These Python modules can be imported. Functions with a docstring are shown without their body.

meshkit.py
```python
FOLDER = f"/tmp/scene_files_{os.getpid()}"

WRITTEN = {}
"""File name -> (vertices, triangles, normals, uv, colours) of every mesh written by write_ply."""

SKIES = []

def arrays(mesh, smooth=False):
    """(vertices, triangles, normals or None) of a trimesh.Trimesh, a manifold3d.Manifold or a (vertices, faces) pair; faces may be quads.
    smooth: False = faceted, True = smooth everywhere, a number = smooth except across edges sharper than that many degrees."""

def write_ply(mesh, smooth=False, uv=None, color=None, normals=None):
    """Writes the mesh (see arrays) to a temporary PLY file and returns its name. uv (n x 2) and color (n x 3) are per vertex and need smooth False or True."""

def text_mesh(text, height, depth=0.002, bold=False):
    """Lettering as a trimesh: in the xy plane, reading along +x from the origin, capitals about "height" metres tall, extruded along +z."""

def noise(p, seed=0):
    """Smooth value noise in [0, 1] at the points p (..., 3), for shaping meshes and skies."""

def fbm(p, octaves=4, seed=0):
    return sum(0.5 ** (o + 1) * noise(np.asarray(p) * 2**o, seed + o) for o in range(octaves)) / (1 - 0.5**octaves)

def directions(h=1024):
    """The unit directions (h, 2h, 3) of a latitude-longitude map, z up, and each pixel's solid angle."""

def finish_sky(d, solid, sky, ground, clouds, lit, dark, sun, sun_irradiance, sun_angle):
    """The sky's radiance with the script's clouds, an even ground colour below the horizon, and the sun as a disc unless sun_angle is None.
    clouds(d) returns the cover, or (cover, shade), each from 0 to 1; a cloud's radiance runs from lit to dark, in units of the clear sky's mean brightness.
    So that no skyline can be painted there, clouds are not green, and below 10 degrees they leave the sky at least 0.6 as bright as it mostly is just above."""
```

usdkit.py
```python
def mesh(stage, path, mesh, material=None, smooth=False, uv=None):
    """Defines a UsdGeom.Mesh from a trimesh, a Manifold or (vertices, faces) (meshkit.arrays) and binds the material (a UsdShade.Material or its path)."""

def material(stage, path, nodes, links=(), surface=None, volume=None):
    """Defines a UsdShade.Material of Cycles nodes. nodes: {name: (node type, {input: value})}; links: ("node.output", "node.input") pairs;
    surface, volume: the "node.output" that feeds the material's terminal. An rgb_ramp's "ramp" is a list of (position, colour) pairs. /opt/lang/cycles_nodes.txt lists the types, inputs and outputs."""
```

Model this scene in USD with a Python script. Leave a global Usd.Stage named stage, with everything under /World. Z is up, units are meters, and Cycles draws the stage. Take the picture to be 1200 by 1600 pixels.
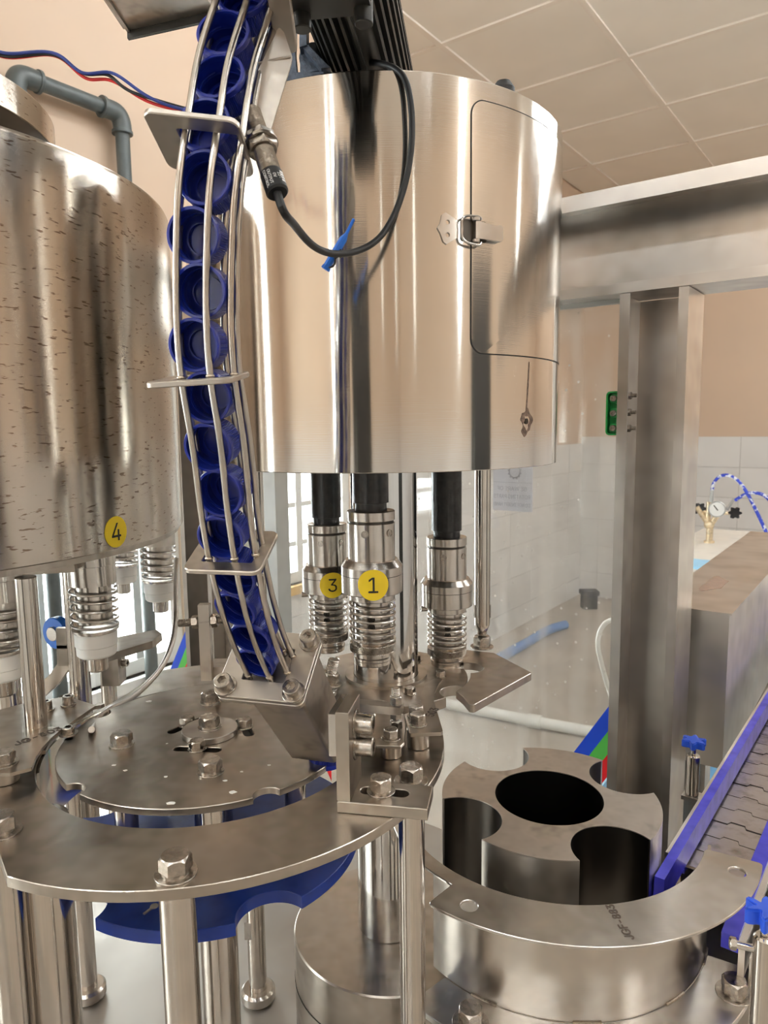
import math, random, numpy as np, trimesh, usdkit, meshkit
import manifold3d as m3
from shapely import affinity
from shapely.geometry import Polygon, Point, LineString, box as sbox
from scipy.interpolate import CubicSpline
from pxr import Usd, UsdGeom, UsdLux, UsdShade, Sdf, Gf, Vt

A = np.array
PI = math.pi
rng = np.random.default_rng(7)
random.seed(7)
stage = Usd.Stage.CreateInMemory()
UsdGeom.SetStageUpAxis(stage, 'Z')
UsdGeom.SetStageMetersPerUnit(stage, 1.0)
UsdGeom.Xform.Define(stage, '/World')
UsdGeom.Scope.Define(stage, '/World/Looks')
EYE = 1.32                      # lens height above the floor; z below is measured from the lens unless said otherwise

# ------------------------------------------------------------------ camera
FPX, PITCH, ROLL = 1109.14, 0.1223, -0.0126
_f = A([0, math.cos(PITCH), -math.sin(PITCH)]); _u = A([0, math.sin(PITCH), math.cos(PITCH)]); _r = A([1., 0, 0])
CR = _r * math.cos(ROLL) + _u * math.sin(ROLL); CU = _u * math.cos(ROLL) - _r * math.sin(ROLL); CF = _f
cam = UsdGeom.Camera.Define(stage, '/World/camera')
cam.CreateHorizontalApertureAttr(36.0); cam.CreateVerticalApertureAttr(48.0)
cam.CreateFocalLengthAttr(36.0 * FPX / 1200)
cam.CreateFStopAttr(24.0); cam.CreateFocusDistanceAttr(0.62)
cam.CreateClippingRangeAttr(Gf.Vec2f(0.02, 200))
cam.AddTransformOp().Set(Gf.Matrix4d(*CR, 0, *CU, 0, *(-CF), 0, 0, 0, EYE, 1))
EXPOSURE = 0.30
cam.CreateExposureAttr(EXPOSURE)


def ray(x, y):
    return CF + CR * (x - 600) / FPX - CU * (y - 800) / FPX


def on(x, y, z):                # the place seen at (x, y) that lies at height z
    d = ray(x, y); return d * z / d[2]


def at(x, y, depth):            # the place seen at (x, y) that lies this far ahead
    d = ray(x, y); return d * depth / d[1]


# the room's and the machine frame's own axes
RA = 0.6328
RU = A([math.sin(RA), math.cos(RA), 0]); RV = A([-math.cos(RA), math.sin(RA), 0])
A0, A1, B0, B1 = -2.6, 5.215, -2.9, 1.97      # room extents along RU, RV
ZF, ZC = -EYE, 1.62                          # floor, ceiling


def room(a, b, z):
    return RU * a + RV * b + A([0, 0, z])


# ------------------------------------------------------------------ light
dome = UsdLux.DomeLight.Define(stage, '/World/sky_light')
dome.CreateIntensityAttr(2.6); dome.CreateColorAttr(Gf.Vec3f(0.93, 0.97, 1.0))


def window_light(name, a, b, z, w, h, normal, power):
    L = UsdLux.RectLight.Define(stage, '/World/' + name)
    L.CreateWidthAttr(w + (.34 if w > .3 else .02)); L.CreateHeightAttr(h + .2); L.CreateIntensityAttr(power); L.CreateColorAttr(Gf.Vec3f(0.92, 0.97, 1.0))
    n = A(normal, float); up = A([0, 0, 1.]); x = np.cross(up, -n)
    p = room(a, b, z)
    L.AddTransformOp().Set(Gf.Matrix4d(*x, 0, *np.cross(-n, x), 0, *(-n), 0, p[0], p[1], p[2] + EYE, 1))


WIN = [  # (wall, from, to, sill z, head z); the narrow ones are tall slit lights behind the lens
    ('left', 1.97, 2.45, -0.64, 0.10), ('left', 0.86, 1.52, -0.80, 0.10), ('left', -1.7, -0.5, -0.5, 0.9),
    ('back', -2.78, -2.72, 0.60, 1.5), ('back', -2.00, -1.95, 0.60, 1.5), ('back', -0.20, -0.14, -0.4, 1.5), ('back', 0.0, 0.04, -0.4, 1.5),
    ('right', -1.74, -1.68, 0.60, 1.5), ('right', 0.16, 0.23, 0.60, 1.5), ('right', 2.9, 3.02, 0.60, 1.5)]
for i, (wl, s0, s1, z0, z1) in enumerate(WIN):
    mid, zz, w, h = (s0 + s1) / 2, (z0 + z1) / 2, s1 - s0, z1 - z0
    nm = 'daylight_%d' % (i + 1)
    if wl == 'left': window_light(nm, mid, B1 + 0.14, zz, w, h, -RV, 11)
    elif wl == 'back': window_light(nm, A0 - 0.14, mid, zz, w, h, RU, 16)
    else: window_light(nm, mid, B0 - 0.14, zz, w, h, RV, 16)

# ------------------------------------------------------------------ authoring helpers
_used = {}


def numbered(parent, name):
    k = (parent, name); n = _used.get(k, -1) + 1; _used[k] = n
    return name if n == 0 else '%s_%03d' % (name, n)


def setdata(p, **kw):
    for k, v in kw.items():
        if v: p.SetCustomDataByKey(k, v)


def arr(m):
    if hasattr(m, 'to_mesh'):
        q = m.to_mesh(); return trimesh.Trimesh(np.array(q.vert_properties[:, :3], float), np.array(q.tri_verts), process=True)
    return m


class Thing:
    def __init__(self, name, label=None, cat=None, group=None, kind=None):
        self.path = '/World/' + numbered('/World', name); self.meta = dict(label=label, category=cat, group=group, kind=kind); self.parts = []

    def add(self, name, mesh, mat, parent=None, smooth=30, label=None):
        pp = parent or self.path
        path = pp + '/' + numbered(pp, name)
        self.parts.append((path, arr(mesh).copy(), mat, smooth, label)); return path

    def done(self, matrix=None, base=None):
        x = UsdGeom.Xform.Define(stage, self.path)
        if matrix is None:
            b = A([p[1].bounds for p in self.parts]); lo, hi = b[:, 0].min(0), b[:, 1].max(0)
            base = A([(lo[0] + hi[0]) / 2, (lo[1] + hi[1]) / 2, lo[2]]) if base is None else A(base, float)
            M = Gf.Matrix4d(1).SetTranslate(Gf.Vec3d(base[0], base[1], base[2] + EYE))
        else:
            M, base = matrix, A([0, 0, 0.])
        x.AddTransformOp().Set(M)
        for path, m, mat, smooth, label in self.parts:
            q = usdkit.mesh(stage, path, (m.vertices - base, m.faces), mat, smooth=smooth)
            if label: setdata(q.GetPrim(), label=label)
        setdata(x.GetPrim(), **self.meta); return x.GetPrim()


def solo(name, mesh, mat, label, cat, group=None, smooth=30, kind=None):
    mesh = arr(mesh); lo, hi = mesh.bounds; base = A([(lo[0] + hi[0]) / 2, (lo[1] + hi[1]) / 2, lo[2]])
    path = '/World/' + numbered('/World', name)
    q = usdkit.mesh(stage, path, (mesh.vertices - base, mesh.faces), mat, smooth=smooth)
    q.AddTransformOp().Set(Gf.Matrix4d(1).SetTranslate(Gf.Vec3d(base[0], base[1], base[2] + EYE)))
    setdata(q.GetPrim(), label=label, category=cat, group=group, kind=kind); return q.GetPrim()


def copy_of(prim, name, matrix, label):
    path = '/World/' + numbered('/World', name)
    x = UsdGeom.Xform.Define(stage, path); p = x.GetPrim()
    p.GetReferences().AddInternalReference(prim.GetPath()); p.SetInstanceable(True)
    x.GetPrim().GetAttribute('xformOp:transform').Set(matrix) if p.HasAttribute('xformOp:transform') else x.AddTransformOp().Set(matrix)
    setdata(p, label=label); return p


def mat4(R, t):                 # columns of R are the local axes
    R = A(R, float); return Gf.Matrix4d(*R[:, 0], 0, *R[:, 1], 0, *R[:, 2], 0, t[0], t[1], t[2] + EYE, 1)


# ------------------------------------------------------------------ shapes
def cat(*ms):
    return trimesh.util.concatenate([arr(m) for m in ms])


def frame(z, x=None):
    z = A(z, float); z = z / np.linalg.norm(z)
    h = A(x, float) if x is not None else (A([1., 0, 0]) if abs(z[0]) < 0.9 else A([0, 1., 0]))
    x = h - z * (h @ z); x /= np.linalg.norm(x)
    return np.stack([x, np.cross(z, x), z], 1)


def put(m, origin, z=(0, 0, 1), x=None):
    m = arr(m).copy(); T = np.eye(4); T[:3, :3] = frame(z, x); T[:3, 3] = origin; m.apply_transform(T); return m


def cuboid(lo, hi):
    lo, hi = A(lo, float), A(hi, float); m = trimesh.creation.box(hi - lo); m.apply_translation((lo + hi) / 2); return m


def cube_at(c, size, z=(0, 0, 1), x=None):
    return put(trimesh.creation.box(size), c, z, x)


def roombox(a0, a1, b0, b1, z0, z1):
    m = cuboid((a0, b0, z0), (a1, b1, z1)); T = np.eye(4); T[:3, 0], T[:3, 1] = RU, RV; m.apply_transform(T); return m


def lathe(profile, n=64):
    return trimesh.creation.revolve(A(profile, float), sections=n)


def cyl(r, z0, z1, n=48, ch=0.0006):
    ch = min(ch, r * 0.3, abs(z1 - z0) * 0.3)
    return lathe([(0, z0), (r - ch, z0), (r, z0 + ch), (r, z1 - ch), (r - ch, z1), (0, z1)], n)


def tubeshell(ri, ro, z0, z1, n=64):
    return lathe([(ri, z0), (ro, z0), (ro, z1), (ri, z1), (ri, z0)], n)


def plate(poly, z0, z1):
    gs = getattr(poly, 'geoms', [poly])
    out = []
    for g in gs:
        m = trimesh.creation.extrude_polygon(g, z1 - z0, engine='earcut'); m.apply_translation((0, 0, z0)); out.append(m)
    return cat(*out)


def inset_ring(pts, c):         # the same closed outline moved inwards by c along its corner bisectors
    p = A(pts); n = np.roll(p, -1, 0) - p; n = np.c_[-n[:, 1], n[:, 0]] / np.maximum(np.linalg.norm(n, axis=1, keepdims=True), 1e-12)
    m = n + np.roll(n, 1, 0); m /= np.maximum((m * n).sum(1, keepdims=True), .35); return p + m * c


def bevelled(poly, z0, z1, c=.0006):
    """A plate whose top and bottom edges are really chamfered (outlines must be free of points closer than the chamfer)."""
    gs = getattr(poly, 'geoms', [poly]); out = []
    for g in gs:
        g = g.simplify(.00004).buffer(0); g = max(getattr(g, 'geoms', [g]), key=lambda q: q.area)
        from shapely.geometry.polygon import orient
        g = orient(g)
        rings = [np.array(r.coords)[:-1] for r in [g.exterior, *g.interiors]]
        ins = [inset_ring(r, c) for r in rings]
        V, F, at_ = [], [], 0
        for r, q in zip(rings, ins):
            k = len(r); L = [np.c_[q, np.full(k, z0)], np.c_[r, np.full(k, z0 + c)], np.c_[r, np.full(k, z1 - c)], np.c_[q, np.full(k, z1)]]
            V += L; i = np.arange(k); j = (i + 1) % k
            for lv in range(3):
                a0, a1 = at_ + lv * k, at_ + (lv + 1) * k
                F += [np.stack([a0 + i, a0 + j, a1 + j], 1), np.stack([a0 + i, a1 + j, a1 + i], 1)]
            at_ += 4 * k
        side = trimesh.Trimesh(np.vstack(V), np.vstack(F), process=False)
        try:
            cap = Polygon(ins[0], ins[1:]); v2, f2 = trimesh.creation.triangulate_polygon(cap if cap.is_valid else cap.buffer(0), engine='earcut')
        except Exception:
            return plate(poly, z0, z1)
        top = trimesh.Trimesh(np.c_[v2, np.full(len(v2), z1)], f2, process=False); bot = trimesh.Trimesh(np.c_[v2, np.full(len(v2), z0)], f2[:, ::-1], process=False)
        if len(f2) and np.cross(v2[f2[0, 1]] - v2[f2[0, 0]], v2[f2[0, 2]] - v2[f2[0, 0]]) < 0: top.invert(); bot.invert()
        out.append(trimesh.util.concatenate([side, top, bot]))
    return cat(*out)


def rrect(w, h, r, n=8):
    return sbox(-w / 2 + r, -h / 2 + r, w / 2 - r, h / 2 - r).buffer(r, quad_segs=n)


def disc(c, r, n=48):
    return Point(*c[:2]).buffer(r, quad_segs=n)


def spline(pts, n=60):
    p = A(pts, float); t = np.r_[0, np.cumsum(np.linalg.norm(np.diff(p, axis=0), axis=1))]
    return CubicSpline(t, p)(np.linspace(0, t[-1], n))


def sweep(pts, r, sides=12):
    p = A(pts, float); n = len(p); t = np.gradient(p, axis=0); t /= np.linalg.norm(t, axis=1, keepdims=True)
    a = np.cross(t[0], [0, 0, 1.]);
    if np.linalg.norm(a) < 1e-3: a = np.cross(t[0], [1., 0, 0])
    a /= np.linalg.norm(a); fr = [a]
    for i in range(1, n):
        a = fr[-1] - t[i] * (fr[-1] @ t[i]); fr.append(a / np.linalg.norm(a))
    fr = A(fr); b = np.cross(t, fr); an = np.arange(sides) * 2 * PI / sides
    rr = np.broadcast_to(r, (n,))[:, None, None]
    v = p[:, None] + rr * (np.cos(an)[None, :, None] * fr[:, None] + np.sin(an)[None, :, None] * b[:, None])
    i, j = np.meshgrid(np.arange(n - 1), np.arange(sides), indexing='ij'); k = (j + 1) % sides
    q = np.stack([i * sides + j, i * sides + k, (i + 1) * sides + k, (i + 1) * sides + j], -1).reshape(-1, 4)
    f = np.vstack([q[:, [0, 1, 2]], q[:, [0, 2, 3]]])
    v = v.reshape(-1, 3); c0, c1 = len(v), len(v) + 1; v = np.vstack([v, p[0], p[-1]])
    jj = np.arange(sides); kk = (jj + 1) % sides
    f = np.vstack([f, np.stack([np.full(sides, c0), kk, jj], 1), np.stack([np.full(sides, c1), (n - 1) * sides + jj, (n - 1) * sides + kk], 1)])
    m = trimesh.Trimesh(v, f, process=False); m.fix_normals(); return m


def bar(p, q, r, sides=24, ch=0.0006):
    p, q = A(p, float), A(q, float); return put(cyl(r, 0, np.linalg.norm(q - p), sides, ch), p, q - p)


def helix(R, z0, z1, turns, r, flat=0.0, n=36, sides=8):
    k = int(turns * n); t = np.linspace(0, 1, k); an = t * turns * 2 * PI
    e = 0.5 - 0.5 * np.cos(PI * np.clip((t - 0) / 1, 0, 1)); zz = z0 + (z1 - z0) * (flat * e + (1 - flat) * t)
    return sweep(np.stack([R * np.cos(an), R * np.sin(an), zz], 1), r, sides)


def hexprism(s, h, ch=0.12):
    R = s / math.sqrt(3)
    hexa = m3.CrossSection([[(R * math.cos(PI / 3 * i), R * math.sin(PI / 3 * i)) for i in range(6)]]).extrude(h)
    cone = m3.Manifold.revolve(m3.CrossSection([[(0, -.001), (R * 1.02, -.001), (R * 1.02, h - R * .22), (R * .82, h + 1e-5), (0, h + 1e-5)]]), 48)
    return arr(hexa ^ cone)


def wrap(m, c, R, th, z0):      # lay a flat mesh (x right, y up, z out) on an upright cylinder
    m = m.subdivide_to_size(0.0025) if m.edges_unique_length.max() > .003 else m.copy()
    v = m.vertices; a = th + v[:, 0] / R
    m.vertices = np.stack([c[0] + (R + v[:, 2]) * np.cos(a), c[1] + (R + v[:, 2]) * np.sin(a), z0 + v[:, 1]], 1); return m


def lettering(txt, h, depth=0.0004, bold=False, mirror=False):
    m = meshkit.text_mesh(txt, h, depth, bold); m.apply_translation(-A([*(m.bounds.mean(0)[:2]), 0]))
    if mirror: m.vertices[:, 0] *= -1; m.invert()
    return m


# ------------------------------------------------------------------ materials
def P_(name, base, rough=0.5, metal=0.0, **kw):
    """A plain surface: base colour with a soft noise of tone and of roughness, and an optional fine relief."""
    tone, scale, bump, bscale = kw.pop('tone', 0.06), kw.pop('scale', 14), kw.pop('bump', 0.0), kw.pop('bscale', 300)
    b = A(base, float)
    nodes = {'g': ('geometry', {}), 'n': ('noise_texture', {'scale': scale, 'detail': 2, 'roughness': .6}),
             'c': ('rgb_ramp', {'ramp': [(.3, tuple(b * (1 - tone))), (.7, tuple(np.minimum(b * (1 + tone), 1)))]}),
             'r': ('map_range', {'from_min': .3, 'from_max': .7, 'to_min': rough * .88, 'to_max': rough * 1.12, 'clamp': True}),
             'p': ('principled_bsdf', {'metallic': metal, **kw})}
    links = [('g.position', 'n.vector'), ('n.fac', 'c.fac'), ('n.fac', 'r.value'), ('c.color', 'p.base_color'), ('r.result', 'p.roughness')]
    if bump:
        nodes['n2'] = ('noise_texture', {'scale': bscale, 'detail': 3}); nodes['b'] = ('bump', {'strength': bump, 'distance': .001})
        links += [('g.position', 'n2.vector'), ('n2.fac', 'b.height'), ('b.normal', 'p.normal')]
    return usdkit.material(stage, '/World/Looks/' + name, nodes, links, 'p.BSDF')


def steel(name, base=(.60, .565, .525), rough=.25, aniso=0.0, tangent=None, grain=None, gs=.15, dirt=0.0, dscale=9, dcol=(.30, .24, .19), bevel=0.0, rvar=.3, dash=0.0):
    """Stainless steel: brushing as fine relief along GRAIN (how much the pattern is squeezed along x, y, z), cloudy roughness, dull dirt patches, brown rust dashes."""
    nodes = {'g': ('geometry', {}), 'n': ('noise_texture', {'scale': dscale, 'detail': 3, 'roughness': .65}),
             'r': ('map_range', {'from_min': .3, 'from_max': .7, 'to_min': rough * (1 - rvar), 'to_max': rough * (1 + rvar), 'clamp': True}),
             'd': ('map_range', {'from_min': .48, 'from_max': .72, 'to_min': 0, 'to_max': dirt, 'clamp': True}),
             'c': ('mix_color', {'a': base, 'b': dcol}), 'p': ('principled_bsdf', {'metallic': 1.0})}
    links = [('g.position', 'n.vector'), ('n.fac', 'r.value'), ('n.fac', 'd.value'), ('d.result', 'c.fac'), ('r.result', 'p.roughness')]
    last = 'c.result'
    if dash:
        nodes['dm'] = ('mapping', {'scale': (85, 85, 360)}); nodes['dn'] = ('noise_texture', {'scale': 1.0, 'detail': 2, 'roughness': .5})
        nodes['dr'] = ('map_range', {'from_min': .625, 'from_max': .68, 'to_min': 0, 'to_max': dash, 'clamp': True}); nodes['dc'] = ('mix_color', {'b': (.16, .09, .05)})
        links += [('g.position', 'dm.vector'), ('dm.vector', 'dn.vector'), ('dn.fac', 'dr.value'), ('dr.result', 'dc.fac'), (last, 'dc.a')]; last = 'dc.result'
    links.append((last, 'p.base_color'))
    if aniso:
        nodes['p'][1]['anisotropic'] = aniso
        if tangent is not None:
            nodes['tg'] = ('combine_xyz', dict(zip('xyz', (.06, .09, 1.0)))); links.append(('tg.vector', 'p.tangent'))
    nrm = None
    if bevel:
        nodes['bv'] = ('bevel', {'samples': 2, 'radius': bevel}); nrm = 'bv.bevel'
    if grain:
        nodes['m'] = ('mapping', {'scale': grain}); nodes['gn'] = ('noise_texture', {'scale': 1.0, 'detail': 1}); nodes['b'] = ('bump', {'strength': gs, 'distance': .0004})
        links += [('g.position', 'm.vector'), ('m.vector', 'gn.vector'), ('gn.fac', 'b.height')]
        if nrm: links.append((nrm, 'b.normal'))
        nrm = 'b.normal'
    if nrm: links.append((nrm, 'p.normal'))
    return usdkit.material(stage, '/World/Looks/' + name, nodes, links, 'p.BSDF')


S_DRUM = steel('drum_steel', (.66, .632, .595), .115, aniso=.9, tangent=(0, 0, 1), grain=(25, 25, 1500), gs=.05, dirt=.08, dscale=5, rvar=.15)
S_TANK = steel('tank_steel', (.52, .465, .405), .20, aniso=.85, tangent=(0, 0, 1), dirt=.25, dscale=4, dash=.75)
S_PLATE = steel('plate_steel', (.43, .385, .335), .30, dirt=.45, dscale=11)
S_BRIGHT = steel('bright_plate_steel', (.57, .54, .505), .26, grain=(70, 900, 70), gs=.06, dirt=.12, dscale=10)
S_ROD = steel('rod_steel', (.57, .525, .475), .15, aniso=.4, tangent=(0, 0, 1), rvar=.3, dirt=.1)
S_CHROME = steel('polished_steel', (.60, .59, .575), .07, rvar=.4, dscale=20)
S_TURN = steel('turned_steel', (.55, .51, .465), .22, aniso=.6, tangent=(0, 0, 1), grain=(1, 1, 2600), gs=.06, rvar=.25)
S_BOLT = steel('bolt_steel', (.44, .40, .355), .26, dirt=.3, dscale=90)
S_FRAME = steel('frame_steel', (.60, .565, .53), .28, aniso=.4, tangent=(0, 0, 1), dirt=.06, dscale=5, rvar=.15)
S_SHEET = steel('sheet_steel', (.49, .445, .395), .36, dirt=.2, dscale=20)
S_BLOCKTOP = steel('block_face_steel', (.52, .47, .42), .40, dirt=.4, dscale=18, bevel=.0008)
S_BLOCKSIDE = steel('block_side_steel', (.58, .54, .49), .30, aniso=.85, tangent=(0, 0, 1), grain=(6, 6, 1400), gs=.06, rvar=.2)
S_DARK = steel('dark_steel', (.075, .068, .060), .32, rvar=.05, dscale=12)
S_DECK = steel('deck_steel', (.40, .375, .345), .46, dirt=.30, dscale=6, dcol=(.38, .35, .32))
S_WIRE = steel('wire_steel', (.52, .48, .435), .28)
S_BOX = steel('box_steel', (.66, .63, .585), .34, dirt=.05, dscale=4, rvar=.2)
S_CHAIN = steel('chain_steel', (.33, .29, .27), .36, dirt=.4, dscale=30)
BLACK = P_('black_rubber', (.006, .006, .007), .5, tone=.2, scale=60)
BLACKT = P_('black_oxide_tube', (.014, .014, .015), .30, tone=.2, scale=80)
CAPBLUE = P_('cap_blue_plastic', (.006, .017, .215), .27, tone=.08, scale=60)
STARBLUE = P_('nylon_blue', (.006, .035, .27), .38, tone=.2, scale=40, bump=.1, bscale=500)
RAILBLUE = P_('rail_blue_plastic', (.035, .035, .48), .34, tone=.16, scale=40, bump=.05)
KNOBBLUE = P_('knob_blue_plastic', (.015, .07, .50), .35)
TOOLBLUE = P_('tool_blue_plastic', (.01, .13, .55), .4)
NYLON = P_('white_nylon', (.80, .77, .72), .45, tone=.05, subsurface_weight=.2, subsurface_radius=(1, .9, .8), subsurface_scale=.003)
YELLOW = P_('yellow_sticker', (.83, .60, .02), .5, tone=.05, scale=40)
INK = P_('black_ink', (.012, .012, .012), .5)
ENGR = P_('engraved_mark', (.075, .055, .042), .7)
PVC = P_('grey_pvc', (.085, .10, .10), .42, tone=.12, scale=30)
PEACH = P_('peach_paint', (.63, .475, .35), .6, tone=.03, scale=2.5)
GROUT = P_('grout', (.52, .50, .47), .8)
TILE = P_('wall_tile_glaze', (.72, .705, .685), .22, tone=.03, scale=1.7)
TILE2 = P_('wall_tile_glaze_pale', (.75, .735, .715), .24, tone=.03, scale=2.1)
CEIL = P_('ceiling_paint', (.84, .775, .69), .7, tone=.03, scale=3)
CEILS = P_('ceiling_strip_paint', (.82, .74, .65), .6, tone=.03, scale=3)
FLOOR = P_('floor_concrete', (.46, .405, .345), .42, tone=.16, scale=2.6)
WHITE = P_('white_paint', (.80, .80, .78), .45)
ALU = P_('grey_aluminium', (.50, .51, .50), .38, metal=.5)
BENCH = P_('bench_white', (.80, .77, .70), .4, tone=.05)
BRASS = P_('brass', (.72, .60, .42), .35, metal=.8, tone=.15, scale=80)
GREEN = P_('green_plastic', (.01, .30, .06), .35)
WRED = P_('red_wire', (.62, .02, .02), .4)
WBLUE = P_('dark_blue_wire', (.02, .04, .22), .4)
WBLACK = P_('black_wire', (.015, .013, .013), .45)
CASTBLUE = P_('bluegrey_casting', (.10, .125, .17), .42, metal=.3, tone=.35, scale=160, bump=.5, bscale=420)
MOTOR = P_('motor_black_enamel', (.022, .021, .018), .38, tone=.15, scale=60)
WHITEPL = P_('white_plastic_hose', (.80, .79, .75), .4)
SKYBLUE = P_('pale_blue_plastic', (.33, .62, .85), .5)
B_BLUE = P_('band_blue', (.005, .07, .72), .4, tone=.02)
B_GREEN = P_('band_green', (.10, .55, .08), .4, tone=.02)
B_RED = P_('band_red', (.85, .012, .02), .4, tone=.02)
PRINT = P_('faded_print', (.45, .46, .52), .5)
LABELW = usdkit.material(stage, '/World/Looks/label_back', {'d': ('diffuse_bsdf', {'color': (.80, .81, .86)}), 't': ('translucent_bsdf', {'color': (.80, .81, .86)}), 'm': ('mix_closure', {'fac': .6})}, [('d.BSDF', 'm.closure1'), ('t.BSDF', 'm.closure2')], 'm.closure')
RUST = P_('rust_stain', (.15, .10, .075), .6, tone=.6, scale=300, bump=.6, bscale=700)
WELD = steel('weld_bead', (.55, .47, .38), .35, dirt=.6, dscale=300)
NUMW = P_('label_white_print', (.75, .75, .75), .5)

glass_nodes = {'g': ('geometry', {}), 'lw': ('layer_weight', {'blend': .5}), 'pw': ('math', {'math_type': 'power', 'value2': 5.0}), 'fr': ('math', {'math_type': 'multiply_add', 'value2': .96, 'value3': .035}), 't': ('transparent_bsdf', {'color': (.965, .965, .955)}), 's': ('glossy_bsdf', {'roughness': .03, 'color': (1, 1, 1)}),
               'mx': ('mix_closure', {}), 'n': ('noise_texture', {'scale': 7, 'detail': 3, 'roughness': .7}), 'r': ('map_range', {'from_min': .42, 'from_max': .75, 'to_min': .05, 'to_max': .22, 'clamp': True}),
               'mp': ('mapping', {'scale': (26, 26, 3)}), 'n2': ('noise_texture', {'scale': 1, 'detail': 1}), 'r2': ('map_range', {'from_min': .52, 'from_max': .70, 'to_min': 0, 'to_max': .20, 'clamp': True}),
               'v': ('voronoi_texture', {'scale': 42}), 'r3': ('map_range', {'from_min': .07, 'from_max': .11, 'to_min': .8, 'to_max': 0, 'clamp': True}),
               'ad': ('math', {'math_type': 'add'}), 'ad2': ('math', {'math_type': 'add', 'use_clamp': True}), 'df': ('diffuse_bsdf', {'color': (.72, .70, .66)}), 'tl': ('translucent_bsdf', {'color': (.72, .70, .66)}), 'dm': ('mix_closure', {'fac': .5}), 'out': ('mix_closure', {})}
GLASS = usdkit.material(stage, '/World/Looks/dusty_acrylic', glass_nodes,
    [('lw.facing', 'pw.value1'), ('pw.value', 'fr.value1'), ('fr.value', 'mx.fac'), ('t.BSDF', 'mx.closure1'), ('s.BSDF', 'mx.closure2'), ('g.position', 'n.vector'), ('n.fac', 'r.value'), ('g.position', 'mp.vector'), ('mp.vector', 'n2.vector'), ('n2.fac', 'r2.value'),
     ('g.position', 'v.vector'), ('v.distance', 'r3.value'), ('r.result', 'ad.value1'), ('r2.result', 'ad.value2'), ('ad.value', 'ad2.value1'), ('r3.result', 'ad2.value2'),
     ('df.BSDF', 'dm.closure1'), ('tl.BSDF', 'dm.closure2'), ('ad2.value', 'out.fac'), ('mx.closure', 'out.closure1'), ('dm.closure', 'out.closure2')], 'out.closure')
GLASS2 = usdkit.material(stage, '/World/Looks/clean_acrylic', {'lw': ('layer_weight', {'blend': .5}), 'pw': ('math', {'math_type': 'power', 'value2': 5.0}), 'fr': ('math', {'math_type': 'multiply_add', 'value2': .96, 'value3': .035}), 't': ('transparent_bsdf', {'color': (.97, .97, .96)}), 's': ('glossy_bsdf', {'roughness': .05}), 'm': ('mix_closure', {})},
    [('lw.facing', 'pw.value1'), ('pw.value', 'fr.value1'), ('fr.value', 'm.fac'), ('t.BSDF', 'm.closure1'), ('s.BSDF', 'm.closure2')], 'm.closure')
PANE = usdkit.material(stage, '/World/Looks/window_glass', {'lw': ('layer_weight', {'blend': .5}), 'pw': ('math', {'math_type': 'power', 'value2': 5.0}), 'fr': ('math', {'math_type': 'multiply_add', 'value2': .96, 'value3': .035}), 't': ('transparent_bsdf', {'color': (.95, .97, .96)}), 's': ('glossy_bsdf', {'roughness': .02}), 'm': ('mix_closure', {})},
    [('lw.facing', 'pw.value1'), ('pw.value', 'fr.value1'), ('fr.value', 'm.fac'), ('t.BSDF', 'm.closure1'), ('s.BSDF', 'm.closure2')], 'm.closure')
LAMP = usdkit.material(stage, '/World/Looks/lamp_tube', {'e': ('emission', {'color': (.90, .96, 1.0), 'strength': 48})}, [], 'e.emission')
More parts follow.
